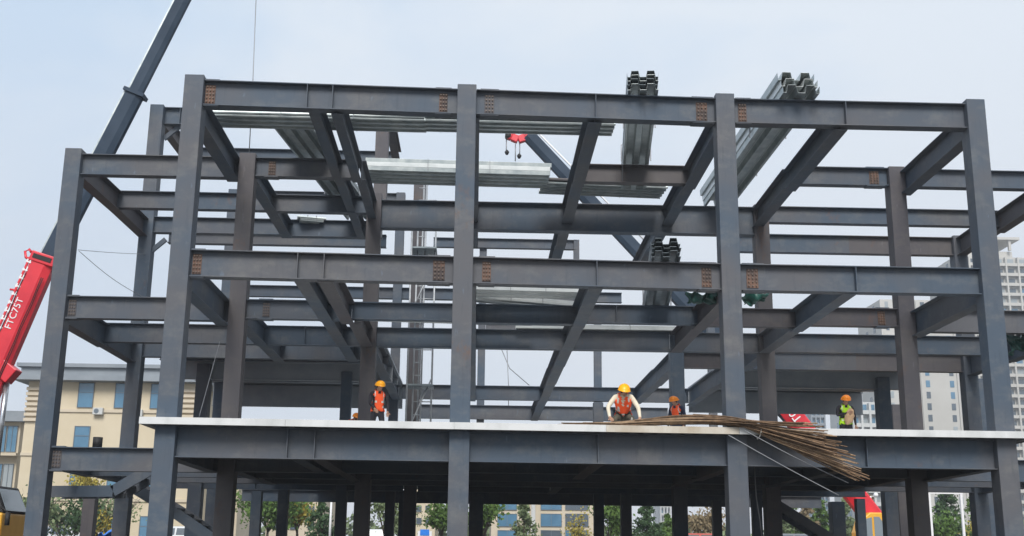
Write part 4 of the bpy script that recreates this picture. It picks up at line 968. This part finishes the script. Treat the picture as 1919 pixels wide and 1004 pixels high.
# ------------------------------------------------------------------ street things behind the site
Y = 52.
fen = T('site_fence', 'pale site hoarding along the street behind the frame', 'fence', (0, Y, gz(Y)))
for k in range(34):
    x = -24+k*2.4; bm = bmesh.new(); abox(bm, x+.03, x+2.34, Y, Y+.05, gz(Y)-.02, gz(Y)+.75); link('panel', bm, MT['fence'], fen)
    bm = bmesh.new(); abox(bm, x-.04, x+.025, Y-.03, Y+.08, gz(Y)-.02, gz(Y)+.85); link('post', bm, MT['white'], fen)
def car(label, px, Y, m, kindn='car', L=4.4, hh=1.5, head=0):
    P = at(px, 1004, Y); z0 = gz(Y); t = T('parked_car', label, kindn, (P.x, Y, z0), 'cars parked behind the site')
    bm = bmesh.new(); x = P.x
    s_ = [(-L/2, .35), (L/2, .35), (L/2, .75), (L/2-.15, .9), (L*.27, .98), (L*.12, hh), (-L*.28, hh), (-L*.42, .98), (-L/2+.05, .9)]
    a_ = [bm.verts.new((x+u, Y-.85+(.12 if v > 1.2 else 0), z0+v)) for u, v in s_]; b_ = [bm.verts.new((x+u, Y+.85-(.12 if v > 1.2 else 0), z0+v)) for u, v in s_]
    bm.faces.new(a_); bm.faces.new(b_[::-1]); n = len(s_)
    for i in range(n): bm.faces.new((a_[i], a_[(i+1) % n], b_[(i+1) % n], b_[i]))
    body = link('body', bm, MT[m], t, bev=.07)
    bm = bmesh.new()
    for u0, u1 in ((-.30, -.09), (-.07, .13)):
        pts = [(x+L*u0-(.2 if u0 < -.2 else 0), Y-.87, z0+1.0), (x+L*u1+(.28 if u1 > .1 else 0), Y-.87, z0+1.0), (x+L*u1-(.02 if u1 > .1 else 0), Y-.76, z0+hh-.1), (x+L*u0+.03, Y-.76, z0+hh-.1)]
        bm.faces.new([bm.verts.new(p) for p in pts])
    o = link('side_window', bm, MT['glassdk'], t); o.modifiers.new('s', 'SOLIDIFY').thickness = .02
    for sx in (-.32, .32):
        for sy in (-.78, .78): wheel(t, x+L*sx, Y+sy, z0+.33, .33, .2)
    return t
car('white car parked right of the leftmost wing column, only its roof showing', 112, 48.5, 'carwhite')
car('small silver car at the bottom left of the left inner column', 345, 49., 'carwhite')
car('red car at the bottom left of the third front column', 1318, 48.5, 'carred')
car('grey car at the bottom left of the right stair flight', 1492, 49., 'cargrey')
car('white car at the bottom right of the left inner column', 715, 62, 'carwhite')
tarp('blue_tarpaulin', 'bright blue tarpaulin heap at the bottom left of the left front column', [at(185, 1004, 18), at(228, 992, 18), at(232, 1010, 19.5), at(180, 1020, 19.5)], 'blue', -.25, 8)
def lamp(label, px, py, Y):
    P = at(px, 1004, Y); zt = at(px, py, Y).z; t = T('street_lamp', label, 'street lamp', (P.x, Y, gz(Y)))
    bm = bmesh.new(); tube(bm, [(P.x, Y, gz(Y)), (P.x, Y, zt)], [.09, .06], 8); link('pole', bm, MT['white'], t, True)
    bm = bmesh.new(); tube(bm, [(P.x-.4, Y, zt), (P.x+.4, Y, zt)], .03, 6); link('arm', bm, MT['white'], t)
    for sg in (-1, 1):
        bm = bmesh.new(); bmesh.ops.create_icosphere(bm, subdivisions=2, radius=.18, matrix=Matrix.Translation((P.x+.4*sg, Y, zt+.1))); link('globe', bm, MT['white'], t, True)
lamp('white lamp post beside the dark bushy conifer in the left ground storey', 618, 925, 53)
lamp('white lamp post with two globes behind the far crane cab', 1636, 930, 60)
Y = 47.
gt = T('goal_frame', 'white rectangular pipe frame at the bottom right between the right columns', 'frame', (at(1765, 1004, Y).x, Y, gz(Y)))
a_, b_ = at(1741, 925, Y), at(1800, 920, Y)
for xx in (a_.x, b_.x): bm = bmesh.new(); obox(bm, V((xx, Y, gz(Y))), V((xx, Y, a_.z)), .14, .14, up=V((0, 1, 0))); link('post', bm, MT['white'], gt)
bm = bmesh.new(); obox(bm, V((a_.x-.1, Y, a_.z+.1)), V((b_.x+.1, Y, a_.z+.1)), .16, .2); link('crossbar', bm, MT['white'], gt)
P = at(797, 992, 47); sg = T('site_sign', 'small blue sign board on a white cabinet low left of the second front column', 'sign', (P.x, 47, gz(47)))
bm = bmesh.new(); abox(bm, P.x-.45, P.x+.4, 46.9, 47.1, gz(47)+.1, P.z-.1); link('cabinet', bm, MT['white'], sg)
bm = bmesh.new(); abox(bm, P.x-.3, P.x+.25, 46.86, 46.895, P.z-.35, P.z-.0); link('board', bm, MT['blue'], sg)
# ------------------------------------------------------------------ sky and light
w = bpy.data.worlds.new('World'); sc.world = w; w.use_nodes = True
nt = w.node_tree; N = nt.nodes; L = nt.links; bg = N['Background']
sky = N.new('ShaderNodeTexSky'); sky.sky_type = 'NISHITA'; sky.sun_disc = False
SE, SR = R(42), R(183)
sky.sun_elevation = SE; sky.sun_rotation = SR; sky.air_density = 1.; sky.dust_density = 3.
tc = N.new('ShaderNodeTexCoord')
mp = N.new('ShaderNodeMapping'); mp.inputs['Scale'].default_value = (1, 1, 2.2); L.new(tc.outputs['Generated'], mp.inputs[0])
n1 = N.new('ShaderNodeTexNoise'); n1.inputs['Scale'].default_value = 3.4; n1.inputs['Detail'].default_value = 7; n1.inputs['Roughness'].default_value = .52; n1.inputs['Distortion'].default_value = .3
L.new(mp.outputs[0], n1.inputs['Vector'])
rp = N.new('ShaderNodeValToRGB'); rp.color_ramp.elements[0].position = .35; rp.color_ramp.elements[1].position = .68
K = 10.
rp.color_ramp.elements[0].color = (.64*K, .785*K, .96*K, 1); rp.color_ramp.elements[1].color = (.85*K, .92*K, 1.0*K, 1)
L.new(n1.outputs[0], rp.inputs[0])
sep = N.new('ShaderNodeSeparateXYZ'); L.new(tc.outputs['Generated'], sep.inputs[0])
# paler cloud towards the right-hand side of the sky
cx_ = N.new('ShaderNodeMapRange'); cx_.inputs[1].default_value = -.35; cx_.inputs[2].default_value = .5; cx_.inputs[3].default_value = -.10; cx_.inputs[4].default_value = .30; L.new(sep.outputs['X'], cx_.inputs[0])
ad = N.new('ShaderNodeMath'); L.new(n1.outputs[0], ad.inputs[0]); L.new(cx_.outputs[0], ad.inputs[1]); L.new(ad.outputs[0], rp.inputs[0])
mr = N.new('ShaderNodeMapRange'); mr.inputs[1].default_value = .0; mr.inputs[2].default_value = .42; mr.inputs[3].default_value = .85; mr.inputs[4].default_value = 0; L.new(sep.outputs['Z'], mr.inputs[0])
mx = N.new('ShaderNodeMix'); mx.data_type = 'RGBA'; L.new(mr.outputs[0], mx.inputs[0]); L.new(rp.outputs[0], mx.inputs[6]); mx.inputs[7].default_value = (.80*K, .83*K, .90*K, 1)
m2 = N.new('ShaderNodeMix'); m2.data_type = 'RGBA'; m2.inputs[0].default_value = .88; L.new(sky.outputs[0], m2.inputs[6]); L.new(mx.outputs[2], m2.inputs[7])
L.new(m2.outputs[2], bg.inputs['Color']); bg.inputs['Strength'].default_value = .1
sun = bpy.data.lights.new('sun', 'SUN'); sun.energy = 3.3; sun.angle = R(26); sun.color = (1, .96, .91)
so = bpy.data.objects.new('sun', sun); COL.objects.link(so)
dirv = V((math.sin(SR)*math.cos(SE), math.cos(SR)*math.cos(SE), math.sin(SE)))
so.rotation_euler = dirv.to_track_quat('Z', 'Y').to_euler()
sc.view_settings.view_transform = 'Standard'; sc.view_settings.look = 'None'; sc.view_settings.exposure = .08; sc.view_settings.gamma = 1
sc.cycles.max_bounces = 6

# thin air haze over the whole place
bm = bmesh.new(); abox(bm, -260, 330, -45, 460, -1.2, 130)
hz = link('haze', bm, MT['deck']); tag(hz, 'faint pale haze in the air towards the far towers', 'haze', kind='stuff')
hm = bpy.data.materials.new('haze'); hm.use_nodes = True; hn = hm.node_tree; hn.nodes.remove(hn.nodes['Principled BSDF'])
pv = hn.nodes.new('ShaderNodeVolumePrincipled'); pv.inputs['Color'].default_value = (.86, .9, .95, 1); pv.inputs['Density'].default_value = .0007; pv.inputs['Anisotropy'].default_value = .2
hn.links.new(pv.outputs[0], hn.nodes['Material Output'].inputs['Volume']); hz.data.materials[0] = hm
